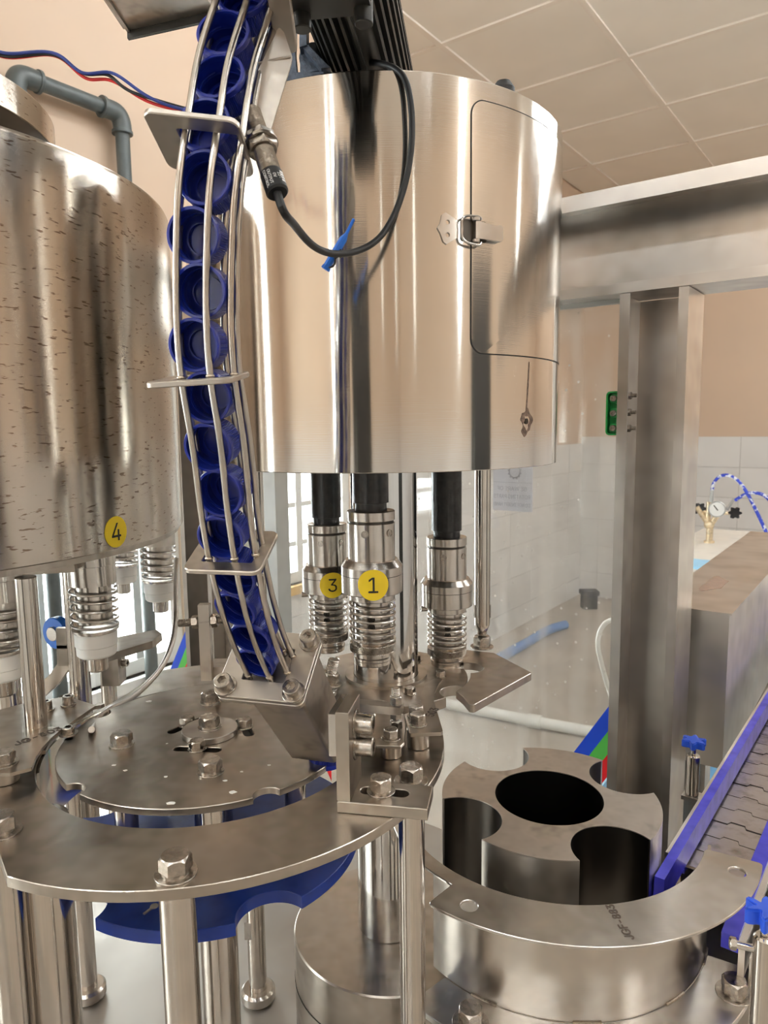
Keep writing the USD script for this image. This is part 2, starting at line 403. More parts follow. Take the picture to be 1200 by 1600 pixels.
FLECK = usdkit.material(stage, '/World/Looks/hose_flecked', {'g': ('geometry', {}), 'n': ('noise_texture', {'scale': 55, 'detail': 1}), 'c': ('rgb_ramp', {'ramp': [(.52, (.02, .05, .50)), (.62, (.75, .78, .85))]}), 'p': ('principled_bsdf', {'roughness': .4})},
    [('g.position', 'n.vector'), ('n.fac', 'c.fac'), ('c.color', 'p.base_color')], 'p.BSDF')


# ------------------------------------------------------------------ fasteners (parts of whatever they hold)
def hexbolt(T, p, s=.018, h=.009, axis=(0, 0, 1), turn=0.0, wr=None, spring=True, parent=None, mat=None, label=None):
    """A hexagon head on a spring washer and a flat washer, standing on point p."""
    mat = mat or S_BOLT; wr = wr or s * .64; tw = s * .07; ts = s * .12 if spring else 0
    ax = frame(axis); x = ax[:, 0] * math.cos(turn) + ax[:, 1] * math.sin(turn)
    b = T.add('bolt', put(hexprism(s, h), A(p) + ax[:, 2] * (tw + ts), axis, x), mat, parent, 20, label)
    w = put(cyl(wr, 0, tw, 40, .0002), p, axis)
    if parent is None or parent == T.path:
        T.add('washer', w, mat, b)
        if spring: T.add('spring_washer', put(tubeshell(s * .3, s * .5, tw, tw + ts * .92, 32), p, axis, x), mat, b)
    return b


def capscrew(T, p, axis, r=.0075, h=.0085, wr=.0105, turn=.3, parent=None, name='socket_screw'):
    ax = frame(axis); x = ax[:, 0] * math.cos(turn) + ax[:, 1] * math.sin(turn)
    R = r * .56
    body = m3.Manifold.revolve(m3.CrossSection([[(0, 0), (r, 0), (r, h - r * .12), (r * .9, h), (0, h)]]), 40)
    hx = m3.CrossSection([[(R * math.cos(PI / 3 * i), R * math.sin(PI / 3 * i)) for i in range(6)]]).extrude(h).translate((0, 0, h * .4))
    b = T.add(name, put(arr(body - hx), A(p) + ax[:, 2] * .0014, axis, x), S_BOLT, parent, 30)
    if parent is None: T.add('washer', put(cyl(wr, 0, .0014, 40, .0002), p, axis), S_BOLT, b)
    return b


def stud(T, p, q, r, pitch=.0012, name='stud', parent=None):
    """A threaded rod: its thread is a real helix of ridges."""
    p, q = A(p, float), A(q, float); L = np.linalg.norm(q - p); n = max(int(L / pitch), 3)
    prof = [(0, 0)]
    for i in range(n):
        prof += [(r * .86, i * L / n), (r, (i + .5) * L / n)]
    prof += [(r * .86, L), (0, L)]
    return T.add(name, put(lathe(prof, 20), p, q - p), S_BOLT, parent, 15)


def nut(T, p, axis, s, h, name='nut', parent=None, turn=0.2):
    ax = frame(axis); x = ax[:, 0] * math.cos(turn) + ax[:, 1] * math.sin(turn)
    return T.add(name, put(hexprism(s, h), p, axis, x), S_BOLT, parent, 20)

# ================================================================== the room
def struct(name, mesh, mat, smooth=False):
    mesh = arr(mesh); path = '/World/' + numbered('/World', name)
    q = usdkit.mesh(stage, path, (mesh.vertices + A([0, 0, EYE]), mesh.faces), mat, smooth=smooth)
    setdata(q.GetPrim(), kind='structure'); return path


def piece(parent, name, mesh, mat, smooth=False):
    mesh = arr(mesh)
    return usdkit.mesh(stage, parent + '/' + numbered(parent, name), (mesh.vertices + A([0, 0, EYE]), mesh.faces), mat, smooth=smooth)


TH = .12
struct('floor', roombox(A0 - TH, A1 + TH, B0 - TH, B1 + TH, ZF - .1, ZF), FLOOR)
ceil = struct('ceiling', roombox(A0 - TH, A1 + TH, B0 - TH, B1 + TH, ZC + .012, ZC + .1), CEIL)
PU0, PV0, PS = 2.80 - .61 * 9, 1.735, .60          # ceiling panel grid, lines at PU0 + .6 i and PV0 - .6 j
ua = [2.80 + .605 * k for k in range(-9, 5)]; vb = [1.115 + .605 * k for k in range(-7, 3)]
for i in range(len(ua) - 1):
    for j in range(len(vb) - 1):
        a0, a1, b0, b1 = max(ua[i], A0), min(ua[i + 1], A1), max(vb[j], B0), min(vb[j + 1], B1)
        if a1 - a0 < .05 or b1 - b0 < .05: continue
        piece(ceil, 'ceiling_panel', roombox(a0 + .006, a1 - .006, b0 + .006, b1 - .006, ZC + .001 + .003 * rng.random(), ZC + .012), CEIL)
for a in ua[1:]:
    if A0 < a < A1:
        for j in range(len(vb) - 1):
            b0, b1 = max(vb[j], B0), min(vb[j + 1], B1)
            if b1 - b0 > .05: piece(ceil, 'ceiling_strip', roombox(a - .013, a + .013, b0 + .012, b1 - .012, ZC - .006, ZC + .003), CEILS)
for b in vb[1:-1]:
    piece(ceil, 'ceiling_strip', roombox(A0, A1, b - .013, b + .013, ZC - .007, ZC + .003), CEILS)

TILETOP = .005


def wall(name, side, lo, hi, holes):
    """A wall of strips around its window openings, painted above and tiled below."""
    b = lambda s0, s1, z0, z1, d0=0., d1=TH: {'left': lambda: roombox(s0, s1, B1 + d0, B1 + d1, z0, z1), 'right': lambda: roombox(s0, s1, B0 - d1, B0 - d0, z0, z1),
                                      'far': lambda: roombox(A1 + d0, A1 + d1, s0, s1, z0, z1), 'back': lambda: roombox(A0 - d1, A0 - d0, s0, s1, z0, z1)}[side]()
    ms, cur = [], lo
    for s0, s1, z0, z1 in sorted(holes):
        ms += [b(cur, s0, ZF, ZC + .03), b(s0, s1, ZF, z0), b(s0, s1, z1, ZC + .03)]; cur = s1
    ms.append(b(cur, hi, ZF, ZC + .03))
    w = struct(name, cat(*ms), PEACH)
    tw, thh, top = .315, .205, -.157 if side == 'left' else -.107
    grout = []
    rows = int((top - ZF) / thh) + 1
    n = int((hi - lo) / tw) + 1
    tiles = []
    for r in range(rows):
        z1 = top - r * thh; z0 = max(z1 - thh, ZF)
        for k in range(n):
            s0, s1 = lo + k * tw, min(lo + (k + 1) * tw, hi)
            if z1 - z0 < .02 or s1 - s0 < .02: continue
            segs = [(s0 + .0015, s1 - .0015, z0 + .0015, z1 - .0015)]
            for h0, h1, hz0, hz1 in holes:
                nxt = []
                for a0, a1, c0, c1 in segs:
                    if a1 <= h0 or a0 >= h1 or c1 <= hz0 or c0 >= hz1: nxt.append((a0, a1, c0, c1)); continue
                    if a0 < h0: nxt.append((a0, h0, c0, c1))
                    if a1 > h1: nxt.append((h1, a1, c0, c1))
                    if c0 < hz0: nxt.append((max(a0, h0), min(a1, h1), c0, hz0))
                segs = nxt
            for sg in segs:
                if sg[1] - sg[0] < .01 or sg[3] - sg[2] < .01: continue
                tiles.append((sg, (r * 7 + k * 3) % 5))
    full = side in ('left', 'far')
    if full:
        for sg, q in tiles: piece(w, 'tile', b(*sg, -.006 - .0012 * (q == 2), 0), TILE if q % 2 else TILE2)
    else:
        q = piece(w, 'tile_field', cat(*[b(*sg, -.006, 0) for sg, _ in tiles]), TILE); setdata(q.GetPrim(), kind='stuff')
    piece(w, 'tile_backing', cat(*[b(a0, a1, z0, z1, -.002, 0) for a0, a1, z0, z1 in
          ([(lo, hi, ZF, top)] if not holes else [(lo, holes[0][0], ZF, top)] + [(h[0], h[1], ZF, min(h[2], top)) for h in holes] + [(holes[i][1], holes[i + 1][0] if i + 1 < len(holes) else hi, ZF, top) for i in range(len(holes))])]), GROUT)
    return w


for side, lo, hi in (('left', A0, A1), ('far', B0, B1), ('back', B0, B1), ('right', A0, A1)):
    wall('wall_' + side, side, lo, hi, sorted([w[1:5] for w in WIN if w[0] == side]))

# windows: white frames with bars, glass
for i, (wl, s0, s1, z0, z1) in enumerate(WIN):
    bb = (lambda a0, a1, d0, d1, c0, c1: roombox(a0, a1, B1 + d0, B1 + d1, c0, c1)) if wl == 'left' else \
         (lambda a0, a1, d0, d1, c0, c1: roombox(A0 - d1, A0 - d0, a0, a1, c0, c1)) if wl == 'back' else \
         (lambda a0, a1, d0, d1, c0, c1: roombox(a0, a1, B0 - d1, B0 - d0, c0, c1))
    f = .045 if s1 - s0 > .3 else .008
    w = struct('window_%d' % (i + 1), cat(bb(s0, s1, .02, .08, z0, z0 + f), bb(s0, s1, .02, .08, z1 - f, z1), bb(s0, s0 + f, .02, .08, z0 + f, z1 - f), bb(s1 - f, s1, .02, .08, z0 + f, z1 - f)), WHITE if i else WHITE)
    piece(w, 'glass', bb(s0 + f, s1 - f, .045, .05, z0 + f, z1 - f), PANE)
    piece(w, 'sill', bb(s0 - .04, s1 + .04, -.03, .02, z0 - .035, z0), WHITE if i else P_('sill_ochre', (.70, .47, .20), .5))
    nb = 3 if i == 0 else 4 if i == 1 else 2 if s1 - s0 > .3 else 1
    for k in range(1, nb):
        x = s0 + (s1 - s0) * k / nb; piece(w, 'muntin', bb(x - .018, x + .018, .025, .07, z0 + f, z1 - f), WHITE if i != 1 else ALU)
    for k in range(1, int((z1 - z0) / .16)):
        if i == 1 or s1 - s0 < .3: break
        z = z0 + k * .16; piece(w, 'muntin', bb(s0 + f, s1 - f, .03, .06, z - .01, z + .01), WHITE)

dr = struct('door_1', roombox(A0 + .002, A0 + .045, -1.30, -.62, ZF + .002, 1.0), MOTOR)
dr2 = struct('door_2', roombox(.60, 1.40, B0 + .002, B0 + .045, ZF + .002, .85), MOTOR); piece(dr2, 'door_handle', roombox(.68, .71, B0 + .045, B0 + .1, -.25, -.12), ALU)
piece(dr, 'door_handle', roombox(A0 + .045, A0 + .10, -.72, -.69, -.25, -.12), ALU)

# battens of LED tubes on the ceiling
def batten(p, along, label, L=1.2):
    T = Thing('ceiling_lamp', label, 'lamp', 'tube lamps on the ceiling')
    c = A([p[0], p[1], ZC - .03])
    T.add('housing', cube_at(c + A([0, 0, .012]), (L, .05, .024), (0, 0, 1), along), WHITE)
    T.add('tube', bar(c - along * (L / 2 - .01) - A([0, 0, .018]), c + along * (L / 2 - .01) - A([0, 0, .018]), .014), LAMP); T.done()


LAMPS = ['white LED tube lamp on the ceiling ' + w for w in ('above the conveyor out of the picture', 'right above the capper drum', 'behind the lens at the left wall', 'behind the lens near the dark door', 'above and just behind the lens', 'above the right of the machine', 'near the right wall behind the lens', 'over the right end of the conveyor', 'in the far right of the room', 'just past the upper right picture corner', 'beyond the right picture edge over the floor')]
for p, al in (((1.02, 1.72), RU), ((.20, 1.80), RU), ((-1.55, -.55), RV), ((-.55, -1.35), RV), ((.75, -.95), RV), ((1.9, .1), RU), ((2.3, -1.2), RV), ((3.3, 1.9), RU), ((3.0, 3.0), RV), ((3.9, 2.7), RV), ((2.75, 2.35), RU)):
    batten(p, al, LAMPS.pop(0))

# ================================================================== the machine's frame
FA = 1.03                       # plane of the guard frame along RU
DECK = -.72


PB0, PB1 = .2450, .3370           # right post along RV


def post(name, b0, b1, z0, z1, label, d=.085):
    T = Thing(name, label, 'frame post'); t = .003
    T.add('web', roombox(FA + d - t, FA + d, b0, b1, z0, z1), S_FRAME)
    T.add('flange', roombox(FA, FA + d - t, b1 - t, b1, z0, z1), S_FRAME)
    T.add('flange', roombox(FA, FA + d - t, b0, b0 + t, z0, z1), S_FRAME)
    T.add('lip', roombox(FA - t, FA, b1 - .0145, b1, z0, z1), S_FRAME)
    T.add('lip', roombox(FA - t, FA, b0, b0 + .013, z0, z1), S_FRAME)
    return T


BEAMZ0, BEAMZ1 = .179, .3235
T = post('guard_post', PB0, PB1, ZF + .0002, BEAMZ0 - .001, 'tall stainless channel post right of the dusty clear panel')
for k, py in enumerate((618, 644, 669)):
    c = A(room(FA + .035, PB1 - .003, 0)); c[2] = at(1001, py, c[1])[2]
    n = nut(T, c - RV * .0, -RV, .010, .006, 'nut'); stud(T, c, c - RV * .013, .003, .001, 'bolt_end', parent=n)
T.done()
T = post('guard_post', 1.235, 1.335, ZF + .0002, BEAMZ0 - .001, 'far stainless channel post behind the cap chute with coloured bands beside it')
T.add('cover_sheet', roombox(FA + .03, FA + .034, 1.080, 1.234, DECK, BEAMZ0 - .001), S_SHEET)
T.add('hinge_stile', roombox(FA, FA + .038, 1.030, 1.079, ZF + .0002, BEAMZ0 - .001), ALU); T.done()
# beam
T = Thing('guard_beam', 'long stainless channel beam across the top of the guard frame', 'beam')
bl0, bl1 = -1.2, 1.46
T.add('web', roombox(FA + .082, FA + .085, bl0, bl1, BEAMZ0, BEAMZ1), S_FRAME)
T.add('top_flange', roombox(FA - .002, FA + .082, bl0, bl1, BEAMZ1 - .003, BEAMZ1), S_FRAME)
T.add('bottom_flange', roombox(FA - .002, FA + .082, bl0, bl1, BEAMZ0, BEAMZ0 + .003), S_FRAME)
T.add('top_lip', roombox(FA - .005, FA - .002, bl0, bl1, BEAMZ1 - .022, BEAMZ1), S_FRAME)
T.add('bottom_lip', roombox(FA - .005, FA - .002, bl0, bl1, BEAMZ0, BEAMZ0 + .014), S_FRAME)
T.done()
# clear door panels with coloured bands
def bandset(T, b_edge, sgn, ztop, parent=None, z_end=-.70, slope=1.65):
    wz = [(.0, .041, B_BLUE, 'blue_band'), (.041, .080, B_GREEN, 'green_band'), (.080, .118, B_RED, 'red_band')]
    for d0, d1, mt, nm in wz:
        L = .13
        q = [room(FA + .0398, b_edge, ztop - d0), room(FA + .0398, b_edge + sgn * L, ztop - d0 - L * slope), room(FA + .0398, b_edge + sgn * L, ztop - d1 - L * slope), room(FA + .0398, b_edge, ztop - d1)]
        q = A(q); n = -RU * .0006
        v = np.vstack([q, q + n]); f = [[0, 1, 2], [0, 2, 3], [4, 6, 5], [4, 7, 6]]
        for i in range(4):
            j = (i + 1) % 4; f += [[i, i + 4, j], [j, i + 4, j + 4]]
        m = trimesh.Trimesh(v, f); m.fix_normals(); T.add(nm, m, mt)


def panel(b0, b1, label, bands, z0=DECK + .004, z1=BEAMZ0 - .006, glass=GLASS):
    T = Thing('clear_panel', label, 'guard panel')
    T.add('pane', roombox(FA + .040, FA + .046, b0, b1, z0 - .10, z1), glass)
    T.add('top_rail', roombox(FA + .0402, FA + .050, b0, b1, z1, z1 + .006), ALU)
    for e, sgn, zt in bands: bandset(T, e, sgn, zt)
    return T


T = panel(PB1 + .002, 1.062, 'dusty clear acrylic guard panel left of the tall right post', [(PB1 + .002, 1, -.424), (1.060, -1, -.410)])
# warning sheet stuck on the panel's far side, read here from behind
pc = ray(801, 752); pc = pc * ((FA + .0475) / (pc @ RU))
def onpane(m, off): return put(m, pc + RU * off, -RU, -RV)
sh = T.add('warning_sheet', onpane(trimesh.creation.box((.072, .100, .0006)), 0), LABELW)
gear = Polygon([((.0105 + (.0022 if (i // 2) % 2 else 0)) * math.cos(2 * PI * i / 48), (.0105 + (.0022 if (i // 2) % 2 else 0)) * math.sin(2 * PI * i / 48)) for i in range(48)]).difference(disc((0, 0), .0088))
m = plate(gear, 0, .0003); m.apply_translation((.004, .016, 0)); T.add('gear_symbol', onpane(m, -.0010), PRINT, sh)
m = cuboid((-.034, -.0022, 0), (.034, -.0016, .0003)); T.add('rule_line', onpane(m, -.0010), PRINT, sh)
for k, s in enumerate(('BE WARE OF', 'ROTATING PARTS', 'DO NOT INSERT HAND')):
    m = lettering(s, .0066 if k < 2 else .0060, .0003, mirror=True); m.apply_scale([.064 / max(.064, m.extents[0])] * 1 + [1, 1] if False else 1.0)
    w = min(1.0, .066 / m.extents[0]); m.vertices[:, 0] *= w; m.apply_translation((-.001, -.012 - k * .0135, 0)); T.add('warning_text', onpane(m, -.0010), PRINT, sh)
T.done()
T = panel(1.338, 1.80, 'clear guard panel beyond the far post carrying blue green and red bands', [(1.384, 1, -.484)], glass=GLASS2); T.done()
# green hinge block
T = Thing('hinge_block', 'green plastic hinge block with three bolts on the tall post', 'hinge')
hc = A(room(FA + .030, PB1 + .0125, 0)); hz = [at(952, py, hc[1])[2] for py in (623, 646, 669)]; hm = (hz[0] + hz[2]) / 2
poly = rrect(.022, .064, .006)
m = put(plate(poly, 0, .004), hc + A([0, 0, hm]) + RU * .004, -RU, -RV); T.add('back_plate', m, GREEN)
rimp = poly.difference(rrect(.017, .059, .004)); T.add('rim', put(plate(rimp, 0, .011), hc + A([0, 0, hm]), -RU, -RV), GREEN)
for z in hz:
    o = hc + A([0, 0, z]) - RU * .0
    s = T.add('boss', put(cyl(.0075, 0, .006), o, -RU), GREEN); 
    capscrew(T, o - RU * .006, -RU, .0045, .006, .0058, parent=T.path + '/' + s.split('/')[-1], name='bolt')
T.done()

# the deck of the machine
T = Thing('machine_deck', 'grey stainless steel deck under the bottling machine', 'machine deck')
T.add('top', roombox(-.55, FA - .012, .190, 1.5, DECK - .004, DECK), S_DECK)
T.add('front_skirt', roombox(-.55, -.546, .190, 1.5, DECK - .14, DECK - .0042), S_DECK)
T.add('side_skirt', roombox(-.5458, FA - .012, .190, .194, DECK - .14, DECK - .0042), S_DECK)
for a, b in ((-.45, .25), (-.45, 1.4), (.9, .25), (.9, 1.4)):
    T.add('leg', roombox(a, a + .06, b, b + .06, ZF, DECK - .0042), S_FRAME)
T.done()

# ================================================================== star wheel, guide ring, posts
SC = A([-.1717, .6582]); ZS = -.3013        # star axis; top of the guide ring
DC = A([0.0, .780])                      # capper axis
TC = A([-.603, .852])                       # filler axis
C2 = A([.1795, .746])                       # infeed star axis


def polar(c, r, deg, z):
    return A([c[0] + r * math.cos(math.radians(deg)), c[1] + r * math.sin(math.radians(deg)), z])


def wedge(c, a0, a1, R=.5):
    return Polygon([c] + [polar(c, R, a, 0)[:2] for a in np.linspace(a0, a1, 40)])


def slot(c, L, w, deg):
    d = A([math.cos(math.radians(deg)), math.sin(math.radians(deg))]) * L / 2
    return LineString([A(c[:2]) - d, A(c[:2]) + d]).buffer(w / 2)


T = Thing('star_plate', 'round steel star plate with notches and hexagon bolts under the cap chute', 'star wheel')
star = disc(SC, .137, 128)
NOTCH = [-130.2, -57.4, 14, 86, 158]
for a in NOTCH:
    p = polar(SC, .139, a, 0); star = star.difference(disc(p, .0118)).difference(LineString([p[:2], polar(SC, .16, a, 0)[:2]]).buffer(.0118))
for a in (144, 24, 264): star = star.difference(slot(polar(SC, .034, a, 0), .036, .0095, a + 90))
T.add('disc', bevelled(star, ZS, ZS + .006), S_PLATE)
for x, y, r_ in ((233, 1096, .0026), (261, 1162, .0009), (259, 1214, .0012), (305, 1165, .0010), (364, 1238, .0022), (268, 1255, .0026), (352, 1220, .0014), (378, 1206, .0010), (420, 1196, .0012), (196, 1204, .0016), (178, 1196, .0014), (442, 1138, .0010)):
    t_ = np.linspace(0, 2 * PI, 9)[:-1]; c_ = on(x, y, ZS + .006); k_ = r_ * (.7 + .5 * rng.random(8))
    T.add('dried_fleck', plate(Polygon(np.c_[c_[0] + 1.4 * k_ * np.cos(t_), c_[1] + k_ * np.sin(t_)]), ZS + .00605, ZS + .0064), WHITEPL)
T.add('under_hub', put(cyl(.058, -.007, -.0004, 64), (SC[0], SC[1], ZS)), S_DARK)
T.add('hub_cap', put(cyl(.0265, 0, .006, 64), (SC[0], SC[1], ZS + .006)), S_BRIGHT)
hexbolt(T, (SC[0], SC[1], ZS + .012), .0175, .0085, turn=.3, wr=.0115)
for a in (144, 24, 264): hexbolt(T, polar(SC, .034, a, ZS + .006), .013, .0065, turn=a, spring=True, wr=.0085)
for a in (103, 196, 284, 12): hexbolt(T, polar(SC, .0805, a, ZS + .006), .0175, .0085, turn=a * .7 + .4, wr=.0115)
for a in (103, 196, 284, 12, 150): T.add('standoff', bar(polar(SC, .0805, a, -.389), polar(SC, .0805, a, ZS), .011), S_ROD)
T.add('shaft', bar((SC[0], SC[1], DECK), (SC[0], SC[1], ZS), .0185, 40), S_ROD)
T.done()

T = Thing('pocket_star_wheel', 'dark blue nylon star wheel with rounded pockets below the steel guide ring', 'star wheel')
blue = disc(SC, .142, 128)
z0 = -.395
an = [math.degrees(math.atan2(*(on(x, y, z0)[:2] - SC)[::-1])) for x, y in ((363, 1441), (467, 1394))]
am = (an[0] + an[1]) / 2
for k in range(5):
    a = am + 72 * k; blue = blue.difference(disc(polar(SC, .146, a, 0), .030, 32))
blue = blue.difference(disc(SC, .0187))
for a in (103, 196, 284, 12, 150): blue = blue.difference(disc(polar(SC, .0805, a, 0), .0112))
b = T.add('disc', bevelled(blue, z0 - .0115, z0), STARBLUE)
tg = cat(put(cyl(.0035, 0, .0012, 20), (0, 0, 0)), put(cuboid((-.0012, -.011, 0), (.0012, -.002, .001)), (0, 0, 0)))
T.add('key_washer', put(tg, on(241, 1417, z0), (0, 0, 1), (.85, -.5, 0)), S_BRIGHT)
T.done()

# guide ring with its bolts
ring = disc(SC, .2267, 160).difference(disc(SC, .1529, 128)).difference(disc(DC, .098, 96)).difference(disc(TC, .315, 160))
c0, c1 = on(10, 1368, ZS)[:2], on(-4, 1326, ZS)[:2]; dd = (c1 - c0) / np.linalg.norm(c1 - c0); nn = A([-dd[1], dd[0]])
ring = ring.difference(Polygon([c0 - dd * .2, c0 + dd * .6, c0 + dd * .6 + nn * .4, c0 - dd * .2 + nn * .4]))
if ring.geom_type != 'Polygon': ring = max(ring.geoms, key=lambda g: g.area)
T = Thing('guide_ring', 'large flat steel guide ring around the star plate with big bolts', 'guide plate')
T.add('ring', bevelled(ring, ZS - .0085, ZS), S_PLATE)
PB = [polar(SC, .2105, math.degrees(math.atan2(*(on(x, y, ZS + .006)[:2] - SC)[::-1])), ZS) for x, y in ((275, 1350), (642, 1210))]
PL = on(2, 1292, ZS + .004); PL[2] = ZS
for i, p in enumerate(PB + [PL]): hexbolt(T, p, .0185 if i else .0195, .0105, turn=.35 + .3 * i, wr=.0145)
T.done()
for i, (p, r, lab) in enumerate(((PB[0], .0122, 'thick round steel post under the front bolt of the guide ring'), (PB[1], .0112, 'thick round steel post under the angle bracket right of centre'), (PL, .0125, 'thick round steel post at the left picture edge'))):
    T = Thing('support_post', lab, 'post')
    T.add('rod', bar((p[0], p[1], DECK + .018), (p[0], p[1], ZS - .0087), r, 48), S_ROD)
    T.add('foot', put(lathe([(r, .0), (r + .011, 0), (r + .012, .004), (r + .012, .013), (r + .008, .018), (r * .5, .018), (r * .5, 0), (r, 0)], 48), (p[0], p[1], DECK + .0002)), S_TURN)
    T.done()
# further posts standing on the deck behind the ring
def rodfoot(x, y, ptop, r, ztop, lab, foot=True, mat=None, z0=DECK):
    p = on(x, y, z0)
    T = Thing('support_rod', lab, 'rod')
    T.add('rod', bar((p[0], p[1], z0 + .0002), (p[0], p[1], ztop), r, 40), mat or S_ROD)
    if foot:
        T.add('foot', put(cyl(r * 1.9, 0, .016, 40, .003), (p[0], p[1], z0 + .0002)), S_TURN)
        T.add('flat', put(trimesh.creation.box((r * 1.2, .002, .022)), (p[0] - r * .5, p[1] - r * .86, z0 + .10)), S_BRIGHT)
    T.done()
rodfoot(139, 1556, None, .0112, ZS - .02, 'thin steel rod with a round foot left of the blue star wheel')
rodfoot(404, 1560, None, .0112, ZS - .02, 'steel rod with a round foot right of the star wheel shaft')
p = on(70, 1440, -.40)
T = Thing('support_column', 'wide round steel column left under the guide ring', 'post'); T.add('rod', bar((p[0], p[1] + .0, DECK + .02), (p[0], p[1], ZS - .009), .0235, 48), S_ROD)
T.add('foot', put(cyl(.036, 0, .02, 48, .004), (p[0], p[1], DECK + .0002)), S_TURN); T.done()

# ================================================================== the capping turret
DR, DZ0, DZ1 = .1850, -.0404, .2770
T = Thing('capper_cover', 'big brushed steel drum cover of the capping head with a latched door', 'machine cover')
T.add('shell', put(lathe([(DR - .003, DZ0 + .02), (DR - .003, DZ0), (DR - .0004, DZ0), (DR, DZ0 + .0006), (DR, DZ1 - .0012), (DR - .0012, DZ1), (0, DZ1), (0, DZ1 - .004)], 192), (*DC, 0)), S_DRUM)
T.add('floor_plate', put(cyl(DR - .0035, DZ0 + .022, DZ0 + .026, 96), (*DC, 0)), S_DARK)


def ang_at(x, y=450):           # where the sight line at pixel x meets the drum, as an angle about its axis
    d = ray(x, y)[:2]; d /= np.linalg.norm(d); b = d @ DC; q = b - math.sqrt(b * b - DC @ DC + DR * DR); h = d * q - DC
    return math.atan2(h[1], h[0]), q * d


def zdrum(x, y):
    a, h = ang_at(x, y); return at(x, y, h[1])[2]


ta = ang_at(736, 350)[0]; zt, zb = zdrum(742, 155), zdrum(738, 552)
W = DR * 1.75; H = zt - zb; rc = .012
door = sbox(0, 0, W, H)
door = rrect(W, H, rc); door = affinity.translate(door, W / 2, H / 2)


def fine(poly, t, s=.004):
    m = plate(poly, 0, t); m = m.subdivide_to_size(s); return m


def onarc(m, R, th, z): 
    v = m.vertices; a = th + v[:, 0] / R; m = m.copy(); m.vertices = np.stack([DC[0] + (R + v[:, 2]) * np.cos(a), DC[1] + (R + v[:, 2]) * np.sin(a), z + v[:, 1]], 1); return m


gap = door.buffer(.0007).difference(door.buffer(-.0004))
T.add('door_gap', onarc(fine(gap, .0004, .012), DR, ta, zb), INK)
d = T.add('door', onarc(fine(door.buffer(-.0003), .0007, .012), DR, ta, zb), S_DRUM)
# toggle latch across the door's edge
la, lz = ang_at(712, 361)[0], zdrum(735, 361); PXM = DR and .6 / FPX
hook = Polygon([(-.0125, .0105), (-.0095, .0125), (-.004, .0095), (.0015, .0065), (.0015, -.0065), (-.004, -.0095), (-.0085, -.0125), (-.0115, -.0105), (-.014, -.004), (-.0165, 0), (-.014, .004)])
for yy in (.005, -.005): hook = hook.difference(disc((-.0075, yy), .0019))
T.add('latch_hook', onarc(fine(hook, .0014), DR, la, lz), S_BRIGHT, label='small drilled catch plate of the latch')
lp = cat(onarc(fine(rrect(.024, .017, .002), .0012), DR, la + .0165 / DR, lz))
base = T.add('latch_base', lp, S_DARK)
def cy(x, y, o): a = la + x / DR; return A([DC[0] + (DR + o) * math.cos(a), DC[1] + (DR + o) * math.sin(a), lz + y])
loop = [cy(.0215, .0085, .004), cy(.019, .0105, .0045), cy(.0145, .0105, .005), cy(.0055, .0092, .005), cy(.0035, .0070, .0048), cy(.0033, 0, .0045), cy(.0035, -.0070, .0048), cy(.0055, -.0095, .005), cy(.0145, -.0118, .005), cy(.019, -.0118, .0045), cy(.0215, -.0092, .004)]
T.add('latch_loop', sweep(spline(loop, 80), .00115, 8), S_BRIGHT)
for yy in (.0085, -.0085): T.add('latch_roller', bar(cy(.0165, yy - .0015, .0042), cy(.0165, yy + .0015, .0042), .0032, 20), S_BRIGHT)
lever = Polygon([(.0155, .0075), (.034, .0052), (.0395, .0062), (.0425, .0055), (.0432, .002), (.0432, -.0045), (.0415, -.0068), (.036, -.0068), (.0155, -.0068)])
m = fine(lever, .0045); 
T.add('latch_lever', onarc(m, DR + .0012, la, lz), S_BRIGHT)
# rust-ringed plug near the bottom right
pa, pz = ang_at(822, 660)[0], zdrum(822, 660)
blob = Polygon([((.0082 + .0022 * math.sin(3 * t + 1) + .0012 * math.sin(7 * t)) * math.cos(t), (.0115 + .002 * math.sin(2 * t) + .001 * math.sin(6 * t)) * math.sin(t)) for t in np.linspace(0, 2 * PI, 60)[:-1]])
hol = Polygon([((.0045 + .0012 * math.sin(4 * t)) * math.cos(t) + .0006, (.0065 + .0012 * math.sin(3 * t)) * math.sin(t)) for t in np.linspace(0, 2 * PI, 40)[:-1]])
T.add('rust_stain', onarc(fine(blob.difference(hol), .0003), DR, pa, pz), RUST, label='brown rust ring with a run above it')
run = Polygon([(-.0008, .010), (.0010, .011), (.0034, .036), (.0046, .054), (.0030, .054), (.0012, .034)])
T.add('rust_run', onarc(fine(run, .0002), DR, pa, pz), RUST)
T.add('drain_plug', onarc(fine(disc((0, .001), .0026, 12), .0008), DR, pa, pz), S_DARK)
kb = at(777, 133, .80); 
T.add('grommet', put(lathe([(0, 0), (.010, 0), (.010, .010), (.006, .016), (0, .018)], 32), (.108, .655, DZ1)), BLACK)
T.done()

CR_ = .0365
T = Thing('capper_column', 'thick polished steel column standing behind the spindle numbered 1', 'column')
T.add('tube', bar((*DC, -.588), (*DC, DZ0 + .0219), CR_, 96, .001), S_CHROME); T.done()
T = Thing('column_pedestal', 'wide round steel pedestal under the polished capper column', 'pedestal')
T.add('drum', put(lathe([(0, DECK + .0002), (.1115, DECK + .0002), (.1125, DECK + .0012), (.1125, -.5895), (.1110, -.588), (0, -.588)], 128), (*DC, 0)), S_PLATE)
T.add('seam', put(tubeshell(.1126, .1132, DECK + .075, DECK + .0762, 96), (*DC, 0)), S_DARK); T.done()

